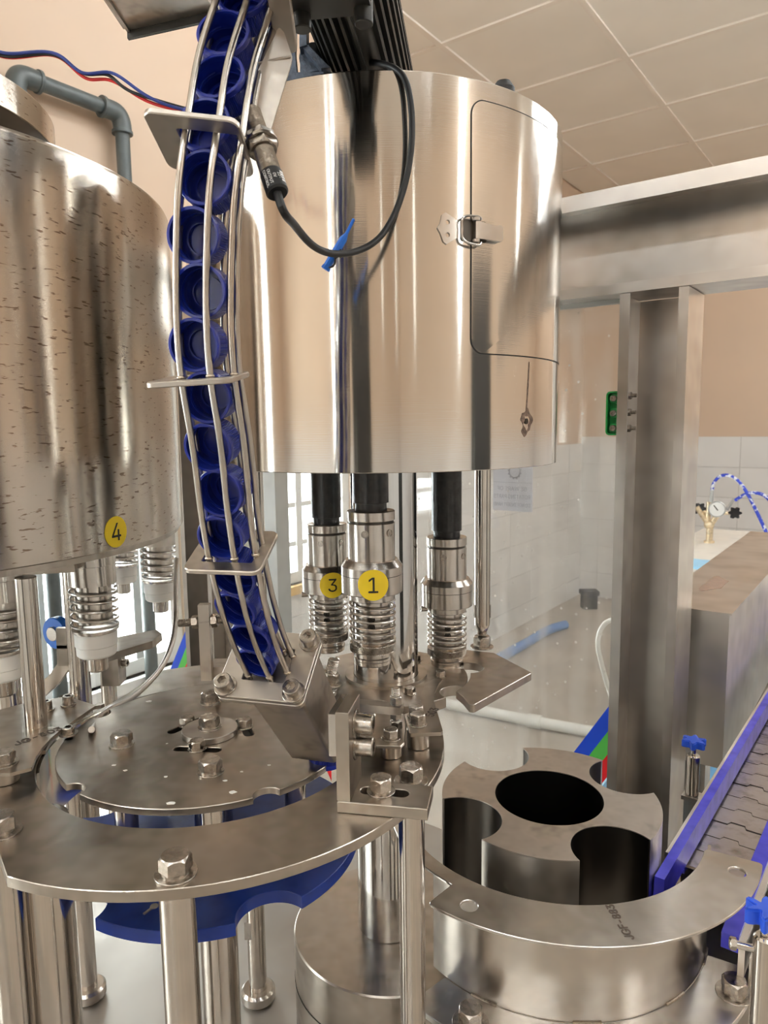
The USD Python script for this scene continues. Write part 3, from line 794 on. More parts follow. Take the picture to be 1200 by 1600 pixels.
# capper star around the column
T = Thing('capper_star', 'small steel star wheel with round pockets at the foot of the column', 'star wheel')
HA = [-96, 24, 144]
cs = disc(DC, .0925, 96).difference(disc(DC, CR_ + .0002, 64))
for a in HA + [-36, 84, 204]: cs = cs.difference(disc(polar(DC, .094, a, 0), .019, 32))
T.add('disc', bevelled(cs, -.2945, -.283), S_PLATE)
T.add('collar', put(tubeshell(CR_ + .0003, CR_ + .010, -.283, -.2795, 72), (*DC, 0)), S_PLATE)
for a in (-66, 54, 114, 174, -6): hexbolt(T, polar(DC, .062, a, -.283), .010, .006, turn=a, wr=.007, spring=False)
T.done()


def spindle(x, ptube, lab, dz, num=None):
    """One capping spindle; dz is the height of the underside of its wide collar."""
    d = ray(x, 900)[:2]; d /= np.linalg.norm(d)
    # where the sight line meets the pitch circle: nearest of the three head angles
    best = min(HA, key=lambda a: abs((lambda p: p[0] / p[1] - d[0] / d[1])(polar(DC, .090, a, 0))))
    p = polar(DC, .090, best, 0); s = p[1]; p = A([d[0] / d[1] * s, s])
    T = Thing('capping_spindle', lab, 'capping spindle', 'capping spindles')
    L = lambda pr, n=72: put(lathe(pr, n), (*p, dz))
    T.add('tube', L([(.0155, .078), (.0155, .088), (.0175, .0885), (.0175, DZ0 + .0218 - dz), (0, DZ0 + .0218 - dz)]), BLACKT)
    T.add('thread', L([(0, .072)] + [q for k in range(8) for q in ((.0148, .072 + k * .0015), (.0156, .0727 + k * .0015))] + [(0, .084)], 48), BLACKT)
    T.add('lock_nut', L([(.0150, .0712), (.0228, .0712), (.0234, .0718), (.0234, .0802), (.0228, .0808), (.0166, .0808), (.0150, .080)]), S_TURN)
    T.add('gap', L([(0, .0688), (.0222, .0688), (.0222, .0713), (0, .0713)]), S_DARK)
    b = T.add('body', L([(0, .0300), (.0232, .0300), (.0232, .0686), (.0228, .0690), (0, .0690)]), S_TURN)
    for k, aa in enumerate((-104, -40)):
        c = polar(p, .0232, aa, dz + .060); n = polar((0, 0), 1, aa, 0); n[2] = 0
        T.add('set_screw', put(cat(cyl(.0030, -.001, .0006, 24, .0002), tubeshell(.0030, .0036, -.001, .0009, 24)), c, n), S_BOLT, b)
    T.add('collar', L([(0, 0), (.0296, 0), (.0304, .0008), (.0304, .0265), (.0262, .0325), (0, .0325)], 96), S_TURN)
    T.add('seam', L([(.0303, .0180), (.0306, .0180), (.0306, .0185), (.0303, .0185)], 96), S_DARK)
    T.add('skirt', L([(0, -.0078), (.0222, -.0078), (.0228, -.0072), (.0228, 0), (0, 0)]), S_TURN)
    T.add('inner_sleeve', L([(0, -.052), (.0178, -.052), (.0178, -.0078), (0, -.0078)], 48), S_TURN)
    T.add('spring', put(helix(.0222, -.0092, -.0500, 6.2, .00135, .0, 40), (*p, dz)), S_BRIGHT)
    for zz, aa in ((-.024, -92), (-.032, -92)):
        T.add('sleeve_screw', put(cat(tubeshell(.0022, .0036, -.0005, .0016, 20), cyl(.0022, -.0005, .0004, 16)), polar(p, .0178, aa, dz + zz), polar((0, 0), 1, aa, 0)), S_DARK)
    # knurled adjusting ring
    zz = np.linspace(-.0595, -.0515, 15); n = 150; th = np.linspace(0, 2 * PI, n, endpoint=False)
    R = .0228 + .00035 * (((np.arange(n)[:, None] + np.arange(15)[None]) % 2) * 2 - 1) * ((np.arange(15) > 0) & (np.arange(15) < 14))[None]
    v = np.stack([R * np.cos(th)[:, None], R * np.sin(th)[:, None], np.broadcast_to(zz, R.shape)], -1).reshape(-1, 3)
    i, j = np.meshgrid(np.arange(n), np.arange(14), indexing='ij'); i2 = (i + 1) % n
    q = np.stack([i * 15 + j, i2 * 15 + j, i2 * 15 + j + 1, i * 15 + j + 1], -1).reshape(-1, 4)
    f = np.vstack([q[:, [0, 1, 2]], q[:, [0, 2, 3]]]); c0 = len(v); v = np.vstack([v, [0, 0, zz[0]], [0, 0, zz[-1]]])
    k = np.arange(n); f = np.vstack([f, np.stack([np.full(n, c0), ((k + 1) % n) * 15, k * 15], 1), np.stack([np.full(n, c0 + 1), k * 15 + 14, ((k + 1) % n) * 15 + 14], 1)])
    T.add('knurled_ring', put(trimesh.Trimesh(v, f), (*p, dz)), S_BOLT, smooth=False)
    T.add('cap_chuck', L([(0, -.0600), (.0180, -.0600), (.0180, -.0650), (.0192, -.0660), (.0192, -.0685), (.0186, -.0692), (.0186, -.0725), (.0176, -.0735), (.0120, -.0735), (.0120, -.066), (0, -.066)][::-1]), S_TURN)
    if num != '1':
        aa = -168; c = polar(p, .0228, aa, dz - .0035); nrm = polar((0, 0), 1, aa, 0)
        capscrew(T, c, nrm, .0032, .0075, .004, parent=T.path + '/' + 'collar', name='side_screw')
    if num:
        ta_ = math.atan2(-p[1], -p[0]) + (.04 if num == '1' else .18)
        rr = np.linspace(0, .0150, 8); tt = np.linspace(0, 2 * PI, 49)[:-1]
        pts = [(0, 0)] + [(r_ * math.cos(t), r_ * math.sin(t)) for r_ in rr[1:] for t in tt]
        ff = [[0, 1 + k, 1 + (k + 1) % 48] for k in range(48)] + [x for a_ in range(6) for k in range(48) for x in ([1 + a_ * 48 + k, 1 + (a_ + 1) * 48 + k, 1 + (a_ + 1) * 48 + (k + 1) % 48], [1 + a_ * 48 + k, 1 + (a_ + 1) * 48 + (k + 1) % 48, 1 + a_ * 48 + (k + 1) % 48])]
        m = trimesh.Trimesh(np.c_[A(pts), np.zeros(len(pts))], ff); m2 = m.copy(); m2.vertices[:, 2] = .0003
        st = T.add('sticker', wrap(m2, p, .0306, ta_, dz + .0125), YELLOW, label='round yellow sticker printed with the number ' + num)
        g = lettering(num, .0150, .0002); T.add('numeral', wrap(g, p, .0310, ta_, dz + .0125), INK, st)
    T.done(); return p, dz


def z_at(x, y, depth): return at(x, y, depth)[2]


SP = {}
SP['1'] = spindle(581, None, 'steel capping spindle with the yellow sticker numbered 1 in front of the column', z_at(583, 923, .6905), '1')
SP['3'] = spindle(512, None, 'steel capping spindle with the yellow sticker numbered 3 behind the chute', z_at(512, 922, .833), '3')
SP['r'] = spindle(698, None, 'steel capping spindle without a sticker right of the column', z_at(698, 944, .817), None)

# tie rod beside the right spindle, and the guide plate it stands on
gp = [on(x, y, -.279) for x, y in ((737, 1021), (768, 1024), (831, 1051), (744, 1098), (735, 1098), (726, 1088))]
pr = at(752, 900, .842)
T = Thing('outer_guide_plate', 'flat steel guide plate with a curved cut-out below the tie rod', 'guide plate')
poly = Polygon([(on(x, y, -.279)[0], on(x, y, -.279)[1]) for x, y in ((700, 1012), (772, 1020), (831, 1051), (741, 1101), (733, 1100), (724, 1089), (690, 1060))]).buffer(-.003).buffer(.003)
poly = poly.difference(disc(DC, .0955, 96)).difference(disc(polar(DC, .096, 6, 0), .017, 32))
if poly.geom_type != 'Polygon': poly = max(poly.geoms, key=lambda g: g.area)
T.add('plate', bevelled(poly, -.288, -.279), S_PLATE)
pr = on(753, 1011, -.279); prx = (pr[0], pr[1])
pc_ = np.array(poly.representative_point().coords[0])
n_ = nut(T, (*prx, -.2785), (0, 0, 1), .0195, .014)
T.add('washer', put(cyl(.0145, -.0005, .0012, 36, .0002), (*prx, -.2785)), S_BOLT, n_); T.done()
T = Thing('tie_rod', 'round steel tie rod from the drum down to the outer guide plate', 'rod')
zf = z_at(752, 938, pr[1])
T.add('rod', put(lathe([(0, DZ0 + .0216 ), (.0100, DZ0 + .0216), (.0100, -.249), (.0066, -.2575), (0, -.2575)][::-1], 40), (*prx, 0)), S_ROD)
for s in (-1, 1): T.add('flat', put(trimesh.creation.box((.0012, .010, .016)), (prx[0] + s * .0097, prx[1], -.232)), S_BRIGHT)
stud(T, (*prx, -.2640), (*prx, -.2570), .0062, .0015, 'thread'); T.done()
T = Thing('tie_rod', 'round steel tie rod behind the chute left of the spindle numbered 3', 'rod')
q = at(404, 800, .93); T.add('rod', bar((q[0], q[1], -.30), (q[0], q[1], DZ0 + .0216), .0075, 32), S_ROD)
T.add('foot', put(cyl(.015, -.315, -.300, 32), (q[0], q[1], 0)), S_TURN); T.done()

# ================================================================== the cap chute, caps, sensor
nodes = [(395, -40, .472), (374, 40, .460), (353, 110, .449), (338, 200, .437), (325, 290, .430), (320, 380, .431), (319, 480, .434), (326, 590, .438), (342, 690, .446), (354, 790, .457), (367, 870, .470), (386, 950, .493), (407, 1010, .517), (424, 1046, .535), (446, 1090, .563)]
CP = A([at(*n) for n in nodes]); CT = np.r_[0, np.cumsum(np.linalg.norm(np.diff(CP, axis=0), axis=1))]
CS = CubicSpline(CT, CP); TT = np.linspace(CT[0], CT[-1], 400)


def cframe(t):
    p, d = CS(t), CS(t, 1); d = d / np.linalg.norm(d)            # d runs down the chute
    tw = float(np.clip((t - .30 * CT[-1]) / (.70 * CT[-1]), 0, 1)) ** 1.6
    n = A([-.03 - .30 * tw, -1., 0]); n = n - d * (n @ d); n /= np.linalg.norm(n)
    return p, np.cross(n, -d) * -1 if False else np.cross(-d, n) * -1, n, d


def t_at_y(py):
    ys = []
    for t in TT:
        p = CS(t); dd = p @ CF; ys.append(800 - FPX * (p @ CU) / dd)
    return float(np.interp(py, ys, TT))


tb_ = t_at_y(1040)


def cpt(t, e, n):               # a point beside the centre line: e to the right, n towards the viewer
    p, ex, en, d = cframe(t); return p + ex * e + en * n


if cframe(CT[5])[1][0] < 0:
    _cf = cframe
    def cframe(t):
        p, ex, en, d = _cf(t); return p, -ex, en, d
T = Thing('cap_chute', 'curved cage of bent steel rods and square plates guiding blue caps down', 'cap chute')
tr = np.linspace(CT[0], tb_ + .002, 120)
RODS = [(-.0128, .0118), (.0046, .0118), (.0172, .0062), (.0172, -.0085), (-.0172, -.0060), (-.0060, -.0128), (.0080, -.0128)]
for e, n in RODS: T.add('rod', sweep([cpt(t, e, n) for t in tr], .0021, 14), S_WIRE)


def cageplate(t, w, dpt, th, hole, off, tilt=0.0, rad=.006):
    p, ex, en, d = cframe(t); nrm = -d
    if tilt: nrm = nrm * math.cos(tilt) + en * math.sin(tilt); nrm /= np.linalg.norm(nrm)
    poly = affinity.translate(rrect(w, dpt, rad), off, 0).difference(affinity.translate(rrect(hole, hole * .86, .001), 0, 0))
    m = bevelled(poly, -th / 2, th / 2)
    return put(m, p, nrm, ex), p, ex, np.cross(nrm, ex), nrm


def weldblob(p, r=.0032):
    m = trimesh.creation.icosphere(2, r); m.vertices *= A([1, 1, .6]); m.apply_translation(p); return m


for py, w, dpt, off, tilt in ((18, .050, .050, .006, .10), (228, .053, .052, -.0070, 0.), (592, .052, .048, -.0055, 0.), (862, .052, .050, -.0010, 0.)):
    t = t_at_y(py); m, p, ex, ey, nz = cageplate(t, w, dpt, .0034, .0338, off, tilt)
    pl = T.add('cage_plate', m, S_SHEET)
    for e, n in RODS[:3]: T.add('weld', weldblob(cpt(t - .0022, e, n), .0028), WELD, pl)
m, p, ex, ey, nz = cageplate(tb_, .071, .061, .0045, .0345, .000, 0.0, .006)
pl = T.add('base_plate', m, S_SHEET); BPp, BPx, BPy, BPn = p, ex, ey, nz
for e, n in RODS: T.add('weld', weldblob(cpt(tb_ - .0028, e, n), .0030), WELD, pl)
for sx, sy in ((-1, -1), (1, -1), (1, 1), (-1, 1)):
    capscrew(T, p + ex * (.000 + sx * .0278) + ey * sy * .0225 + nz * .0023, nz, .0066, .0082, .0088, turn=sx + sy)
T.done()
# discharge shoe below the base plate
T = Thing('cap_shoe', 'slanted square steel shoe under the base of the cap chute', 'chute shoe')
m2 = bevelled(rrect(.071, .061, .006), -.0072, -.0027); T.add('flange', put(m2, p, nz, ex), S_SHEET)
e1 = on(500, 1172, ZS + .008) - p; e1[2] = e1[2]; ax = e1 / np.linalg.norm(e1); L = np.linalg.norm(e1)
sec = rrect(.046, .046, .003).difference(rrect(.0405, .0405, .001))
def loftbox(poly, p0, z0, p1, s1):
    m = plate(poly, 0, 1); v = m.vertices; F = frame(z0, ex); w = v[:, 2:3]
    a = p0 + (v[:, :1] * F[:, 0] + v[:, 1:2] * F[:, 1]); b_ = p1 + s1 * (v[:, :1] * F[:, 0] + v[:, 1:2] * F[:, 1] * .9)
    m.vertices = a * (1 - w) + b_ * w; m.fix_normals(); return m
p = p + ex * .0085
T.add('body', loftbox(sec, p - nz * .0072, -nz, p + ax * (L - .020) - ex * .004, .92), S_SHEET)
T.done()

# one cap in its own space: axis +z is its open side
def gearring(n, r0, r1):
    a = np.linspace(0, 2 * PI, n * 4, endpoint=False); r = np.where((np.arange(n * 4) % 4) < 2, r1, r0); return Polygon(np.c_[r * np.cos(a), r * np.sin(a)])
CAPR, CAPH = .0153, .0185
proto = None
NCAP = 0
tcur = t_at_y(287) - 4 * .0303; caps_t = []
while tcur < tb_ + .004: caps_t.append(tcur); tcur += .0303
ORD = ['topmost', 'second', 'third', 'fourth', 'fifth', 'sixth', 'seventh', 'eighth', 'ninth', 'tenth', 'eleventh', 'twelfth', 'thirteenth', 'fourteenth', 'fifteenth', 'sixteenth', 'seventeenth', 'eighteenth', 'nineteenth', 'twentieth']
for i, t in enumerate(caps_t + [None]):
    if t is not None:
        p_, ex_, en_, d_ = cframe(t); yaw = .10 * (rng.random() - .5) + .11; roll = .12 * (rng.random() - .5)
        zax = en_ * math.cos(yaw) - ex_ * math.sin(yaw) + d_ * roll; zax /= np.linalg.norm(zax)
        side = (-1) ** i * .0020; org = p_ + ex_ * (side - .0016)
        lab = 'blue ribbed bottle cap, %s from the top of the cap chute' % ORD[i] if i else 'blue ribbed bottle cap, topmost in the cap chute'
    else:
        org = on(509, 1177, ZS + .010); zax = A([0, 0, -1.]); lab = 'blue ribbed bottle cap peeping out under the slanted shoe'; ex_ = A([1., 0, 0])
    F = frame(zax, ex_); M = mat4(F, org)
    if proto is None:
        T = Thing('bottle_cap', lab, 'bottle cap', 'blue bottle caps in the chute')
        outer = plate(gearring(84, CAPR - .00035, CAPR), -CAPH / 2 + .0012, CAPH / 2 - .0042)
        chamf = put(lathe([(0, -CAPH / 2), (CAPR - .0014, -CAPH / 2), (CAPR - .0003, -CAPH / 2 + .0013), (0, -CAPH / 2 + .0013)], 84), (0, 0, 0))
        ri = CAPR - .0012
        hollow = lathe([(ri, CAPH / 2 - .0042), (ri, -CAPH / 2 + .0018), (0, -CAPH / 2 + .0018)], 84); hollow.invert() if hollow.volume > 0 else None
        body = m3.Manifold(m3.Mesh(np.float32(outer.vertices), np.uint32(outer.faces))) - m3.Manifold.revolve(m3.CrossSection([[(0, -CAPH / 2 + .0017), (ri, -CAPH / 2 + .0017), (ri, CAPH), (0, CAPH)]]), 84)
        T.add('shell', cat(body, chamf), CAPBLUE)
        T.add('tamper_band', lathe([(ri, CAPH / 2 - .0041), (CAPR - .0002, CAPH / 2 - .0041), (CAPR + .0004, CAPH / 2 - .0036), (CAPR + .0004, CAPH / 2 - .0003), (CAPR, CAPH / 2), (ri - .0002, CAPH / 2), (ri - .0004, CAPH / 2 - .0005), (ri - .0004, CAPH / 2 - .0012), (ri, CAPH / 2 - .0020), (ri, CAPH / 2 - .0041)], 84), CAPBLUE)
        T.add('seal_ring', tubeshell(.0088, .0098, -CAPH / 2 + .0017, -CAPH / 2 + .0042, 64), CAPBLUE)
        T.add('thread', cat(*[put(helix(ri - .0001, z, z + .0028, .82, .0006, 0, 60, 6), (0, 0, 0), (0, 0, 1), (math.cos(q), math.sin(q), 0)) for z, q in ((-.0030, 0), (-.0005, 2.1))]), CAPBLUE)
        proto = T.done(M)
    else:
        copy_of(proto, 'bottle_cap', M, lab)

# sheet bracket behind the chute that carries the sensor
T = Thing('sensor_bracket', 'thin folded steel bracket sheet behind the upper cap chute', 'bracket')
px = [(436, 42, .462), (444, 51, .462), (457, 91, .462), (455, 103, .462), (421, 210, .455), (398, 213, .455), (384, 195, .455), (404, 112, .460)]
q = A([at(*a) for a in px]); c = q.mean(0); nrm = np.linalg.svd(q - c)[2][2]; nrm = nrm * (1 if nrm[1] < 0 else -1)
F = frame(nrm, (1, 0, 0)); loc = (q - c) @ F
m = plate(Polygon(loc[:, :2]).buffer(-.001).buffer(.001), -.001, .001); T.add('sheet', put(m, c, nrm, (1, 0, 0)), S_SHEET)
f0, f1 = (at(404, 101, .461) + F[:, 2] * .0012), (at(454, 90, .461) + F[:, 2] * .0012); T.add('fold', bar(f0, f1, .0008, 10), S_SHEET)
T.done()
# the inductive sensor and its cable
s0, s1, s2, s3 = at(392, 176, .452), at(411, 232, .4415), at(426, 272, .434), at(434, 303, .428)
sd = (s3 - s0) / np.linalg.norm(s3 - s0); SL = np.linalg.norm(s3 - s0)
T = Thing('proximity_sensor', 'cylindrical threaded metal sensor with black end cap beside the chute', 'sensor')
l2 = (s2 - s0) @ sd
stud(T, s0, s0 + sd * l2, .0062, .0010, 'threaded_barrel')
tcap = T.add('end_cap', put(lathe([(0, l2 - .0002), (.0062, l2 - .0002), (.0066, l2 + .0006), (.0066, SL - .0012), (.0056, SL), (0, SL)], 40), s0, sd), BLACK)
for k, zz in enumerate((.0195, .0262)):
    nut(T, s0 + sd * zz, sd, .0165, .0042, 'nut', turn=.3 + k)
    T.add('lock_washer', put(tubeshell(.0062, .0100, zz + (.0044 if k == 0 else -.0014), zz + (.0055 if k == 0 else -.0003), 40), s0, sd), S_BOLT)
fr = frame(sd)
va = math.atan2(-((s3) @ fr[:, 1]), -((s3) @ fr[:, 0]))
for k, s in enumerate(('12-', '0V', 'OUTPUT', 'CONTROL')):
    g = lettering(s, .0018, .0002); g.apply_translation((0, 0, 0)); g.vertices = g.vertices[:, [1, 0, 2]] * A([-1, 1, 1]); g.fix_normals()
    w = wrap(g, (0, 0), .0067, va - .70 + k * .42, l2 + .0072); T.add('print', put(w, s0, sd, fr[:, 0]), NUMW, tcap)
T.add('diagram', put(cat(*[wrap(cuboid((-.0014, -.0007 + k * .0021, 0), (.0014, .0007 + k * .0021, .0002)), (0, 0), .0067, va - 1.05, l2 + .0040) for k in range(4)]), s0, sd, fr[:, 0]), NUMW, tcap)
T.done()
cb = [s3 - sd * .002, s3 + sd * .012, at(456, 347, .445), at(488, 383, .490), at(540, 396, .535), at(590, 374, .560), at(626, 310, .573), at(643, 225, .578), at(640, 150, .582), at(625, 113, .592), at(600, 101, .605), at(580, 104, .65), A([DC[0] - .01, DC[1] - .03, DZ1 + .004])]
T = Thing('sensor_cable', 'black cable hanging in a loop from the sensor over the drum', 'cable')
T.add('sheath', sweep(spline(cb, 140), .0025, 12), BLACK); T.done()
T = Thing('trim_tool', 'small blue plastic trimming screwdriver tied to the hanging cable', 'screwdriver')
a0, a1, a2, a3 = at(508, 421, .532), at(531, 380, .531), at(541, 366, .531), at(553, 342, .531)
T.add('handle', put(lathe([(0, 0), (.0034, 0), (.0034, .002), (.0029, .003), (.0029, np.linalg.norm(a2 - a0) - .004), (.0014, np.linalg.norm(a2 - a0)), (0, np.linalg.norm(a2 - a0))], 10), a0, a2 - a0), TOOLBLUE, smooth=20)
T.add('shaft', bar(a2 - (a3 - a2) * .1, a3, .0012, 12), TOOLBLUE)
tc = at(532, 394, .5335)
T.add('tie', cat(sweep([tc + .0036 * (A([0, 0, 1.]) * math.cos(t) + A([0, 1., 0]) * math.sin(t)) for t in np.linspace(0, 2 * PI, 24)], .0007, 6), sweep(spline([tc + A([0, -.003, -.002]), at(524, 403, .529), at(522, 414, .530), at(514, 418, .530), at(507, 416, .530)], 24), .0007, 6), bar(at(521, 401, .5285), at(530, 396, .5285), .0022, 8)), BLACK)
T.done()

# ================================================================== the motor and casting on top of the drum
mdir = A([math.sin(.13), math.cos(.13), 0]); side = A([mdir[1], -mdir[0], 0]); mo = A([-.018, .62, .3265])
T = Thing('gear_motor', 'black ribbed electric motor lying over the capper drum', 'motor')
T.add('body', put(cyl(.030, 0, .31, 64), mo - mdir * .15, mdir), MOTOR)
for k in range(36):
    a = 2 * PI * k / 36
    if k % 9 in (2, 3): continue
    rad = side * math.cos(a) + A([0, 0, 1.]) * math.sin(a)
    T.add('fin', put(trimesh.creation.box((.0022, .011, .29)), mo + mdir * .005 + rad * .0325, mdir, side * -math.sin(a) + A([0, 0, 1.]) * math.cos(a)), MOTOR)
T.add('end_bell', put(lathe([(0, 0), (.036, 0), (.039, .004), (.039, .018), (.030, .022), (0, .022)], 64), mo - mdir * .172, mdir), MOTOR)
bc = A([-.034, .448, .288])
tb0 = T.add('terminal_box', put(plate(rrect(.044, .086, .008), -.020, .024), bc, (0, 0, 1), side), MOTOR)
T.add('lid', put(plate(rrect(.050, .092, .010), -.027, -.0202), bc, (0, 0, 1), side), MOTOR, tb0)
for sx in (-1, 1): T.add('lug', put(cyl(.006, -.036, -.010, 20), bc + side * sx * .020 + mdir * .040, (0, 0, 1)), MOTOR, tb0)
T.done()
T = Thing('gearbox_casting', 'blue-grey rough casting with webs holding the motor over the drum', 'casting')
g0 = at(452, 60, .665)
def web(pts, depth, th, mat=CASTBLUE):
    q = A([at(x, y, depth) for x, y in pts]); return put(plate(Polygon(q[:, [0, 2]]), -th / 2, th / 2), (0, depth, 0), (0, -1, 0), (1, 0, 0))
zb0 = DZ1
T.add('upright', web([(404, -80), (466, -80), (462, 84), (466, 124), (398, 128), (396, 70)], .64, .014), CASTBLUE)
T.add('rib', web([(470, -80), (481, -80), (481, 80), (470, 84)], .628, .020), CASTBLUE)
T.add('gusset', web([(470, 80), (482, 80), (513, 114), (470, 120)], .636, .012), CASTBLUE)
T.add('brace', web([(471, 78), (481, 76), (517, 113), (503, 114)], .628, .016), CASTBLUE)
T.add('lug', put(cyl(.013, -.006, .006, 32), at(492, 96, .655), (0, -1, 0)), MOTOR)
T.add('base', cuboid((-.125, .62, DZ1 + .0004), (-.045, .86, DZ1 + .010)), CASTBLUE)
T.done()
# hopper box above the chute
T = Thing('cap_hopper', 'underside of a sheet steel cap hopper box above the chute', 'hopper')
hz_ = .385; h0, h1, h2 = on(203, 47, hz_), on(326, 19, hz_), on(168, -6, hz_)
ex_ = (h1 - h0) / np.linalg.norm(h1 - h0); ey_ = h2 - h0; ey_ /= np.linalg.norm(ey_)
Lx, Ly = np.linalg.norm(h1 - h0) + .002, .26
def bx(x0, x1, y0, y1, z0, z1):
    m = cuboid((x0, y0, z0), (x1, y1, z1)); v = m.vertices.copy(); m.vertices = h0 + ex_ * v[:, :1] + ey_ * v[:, 1:2] + A([0, 0, 1.]) * v[:, 2:3]; m.fix_normals(); return m
T.add('floor', bx(0, Lx, 0, Ly, 0, .002), S_SHEET)
T.add('side', bx(-.003, 0, 0, Ly, -.002, .12), S_SHEET); T.add('side', bx(-.0075, -.0035, 0, Ly, .002, .12), S_SHEET)
T.add('side', bx(Lx, Lx + .003, 0, Ly, 0, .12), S_SHEET)
T.add('back', bx(-.0035, Lx + .003, -.004, 0, -.007, .12), MOTOR); T.add('front', bx(-.0035, Lx + .003, Ly, Ly + .003, 0, .12), S_SHEET)
T.add('hinge_plate', bx(Lx - .012, Lx + .004, .02, .07, -.004, -.0005), S_SHEET)
T.done()
# three loose wires
for nm, mt, lab, pts in (('red_wire', WRED, 'thin red wire of the bundle crossing the peach wall', [(-20, 72), (60, 86), (95, 91), (140, 124), (165, 124), (185, 131), (220, 153), (292, 174), (330, 182)]),
                         ('black_wire', WBLACK, 'thin black wire of the bundle crossing the peach wall', [(-20, 74), (55, 85), (95, 90), (135, 116), (168, 117), (190, 134), (230, 152), (292, 170), (330, 178)]),
                         ('blue_wire', WBLUE, 'thin dark blue wire of the bundle crossing the peach wall', [(-20, 69), (55, 81), (95, 88), (130, 114), (170, 113), (200, 129), (225, 147), (292, 172), (330, 176)])):
    k = {'red_wire': .502, 'black_wire': .500, 'blue_wire': .498}[nm]
    T = Thing(nm, lab, 'wire'); T.add('insulation', sweep(spline([at(x, y, k) for x, y in pts], 90), .00105, 8), mt); T.done()

# ================================================================== the filler tank on the left
TR, TZ0, TZ1 = .3455, -.1256, .2615
T = Thing('filler_tank', 'large stained steel filler drum on the left with the yellow sticker numbered 4', 'machine cover')
T.add('shell', put(lathe([(TR - .004, TZ0 + .03), (TR - .004, TZ0), (TR - .0006, TZ0), (TR, TZ0 + .001), (TR, TZ1 - .006), (TR - .002, TZ1 - .0015), (TR - .006, TZ1), (0, TZ1)], 224), (*TC, 0)), S_TANK)
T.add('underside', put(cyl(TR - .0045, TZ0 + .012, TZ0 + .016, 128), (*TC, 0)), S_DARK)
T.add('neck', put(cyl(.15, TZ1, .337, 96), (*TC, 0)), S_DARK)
T.add('top_cover', put(lathe([(0, .3405), (.2145, .3405), (.2145, .337), (.2155, .3375), (.2158, .3685), (.2145, .3700), (0, .3700)], 160), (*TC, 0)), S_TANK)
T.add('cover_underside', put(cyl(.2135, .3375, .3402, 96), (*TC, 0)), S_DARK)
sa = math.atan2(-TC[1], -TC[0]); d = ray(181, 830)[:2]; d /= np.linalg.norm(d); b = d @ TC; q = b - math.sqrt(b * b - TC @ TC + TR * TR); h = d * q - TC; sa = math.atan2(h[1], h[0]); sz = at(181, 831, (d * q)[1])[2]
def roundsticker(T, c, R, a, z, r, num, hgt):
    tt = np.linspace(0, 2 * PI, 49)[:-1]; pts = [(0, 0)] + [(k * r / 7 * math.cos(t), k * r / 7 * math.sin(t)) for k in range(1, 8) for t in tt]
    ff = [[0, 1 + k, 1 + (k + 1) % 48] for k in range(48)] + [x for a_ in range(6) for k in range(48) for x in ([1 + a_ * 48 + k, 1 + (a_ + 1) * 48 + k, 1 + (a_ + 1) * 48 + (k + 1) % 48], [1 + a_ * 48 + k, 1 + (a_ + 1) * 48 + (k + 1) % 48, 1 + a_ * 48 + (k + 1) % 48])]
    m = trimesh.Trimesh(np.c_[A(pts), np.full(len(pts), .0003)], ff)
    st = T.add('sticker', wrap(m, c, R + .0002, a, z), YELLOW, label='round yellow sticker printed with the number ' + num)
    T.add('numeral', wrap(lettering(num, hgt, .0002), c, R + .0006, a, z), INK, st)
roundsticker(T, TC, TR, sa, sz, .0163, '4', .0185)
T.done()
# flat carrier ring and bar under the drum
T = Thing('valve_carrier', 'grey metal carrier plate under the rim of the filler drum', 'carrier plate')
T.add('ring', put(tubeshell(.27, .3405, TZ0 - .007, TZ0 - .0005, 160), (*TC, 0)), S_PLATE)
T.done()
T = Thing('cam_bar', 'flat steel bar end under the filler drum at the left edge', 'bar')
p0, p1 = at(-60, 908, .705), at(121, 889, .735)
m = plate(Polygon([(0, -.02), (np.linalg.norm((p1 - p0)[:2]), -.02), (np.linalg.norm((p1 - p0)[:2]), .02), (0, .02)]), -.006, .006)
T.add('bar', put(m, (p0[0], p0[1], TZ0 - .0145), (0, 0, 1), (p1 - p0) * A([1, 1, 0])), S_PLATE); T.done()


def valve(x, y, depth, lab):
    """One filling valve: sleeve, spring, nylon bell, nozzle; z runs down from the tank."""
    p = at(x, y, depth); p = A([p[0], p[1]]); k = 1.0
    T = Thing('filling_valve', lab, 'filling valve', 'filling valves')
    L = lambda pr, n=64: put(lathe(pr[::-1], n), (*p, 0))
    z = lambda v: TZ0 - v
    T.add('sleeve', L([(0, z(.004)), (.0245, z(.004)), (.0245, z(.0065)), (.0250, z(.007)), (.0250, z(.0205)), (.0246, z(.021)), (.0246, z(.042)), (0, z(.042))]), S_TURN)
    T.add('stem', L([(0, z(.042)), (.0190, z(.042)), (.0190, z(.085)), (0, z(.085))]), S_TURN)
    T.add('spring', put(helix(.0238, z(.046), z(.0905), 5.3, .0015, .4, 40), (*p, 0)), S_BRIGHT)
    T.add('spring_seat', L([(0, z(.0915)), (.0245, z(.0915)), (.0245, z(.0935)), (.0225, z(.094)), (.0225, z(.0955)), (0, z(.0955))]), S_TURN)
    T.add('nylon_bell', L([(0, z(.0955)), (.0215, z(.0955)), (.0222, z(.0965)), (.0222, z(.110)), (.0212, z(.111)), (.0208, z(.1205)), (.0190, z(.1225)), (0, z(.1225))]), NYLON)
    T.add('nozzle', L([(0, z(.1225)), (.0108, z(.1225)), (.0108, z(.1385)), (.0098, z(.140)), (0, z(.140))], 40), S_TURN)
    T.done()


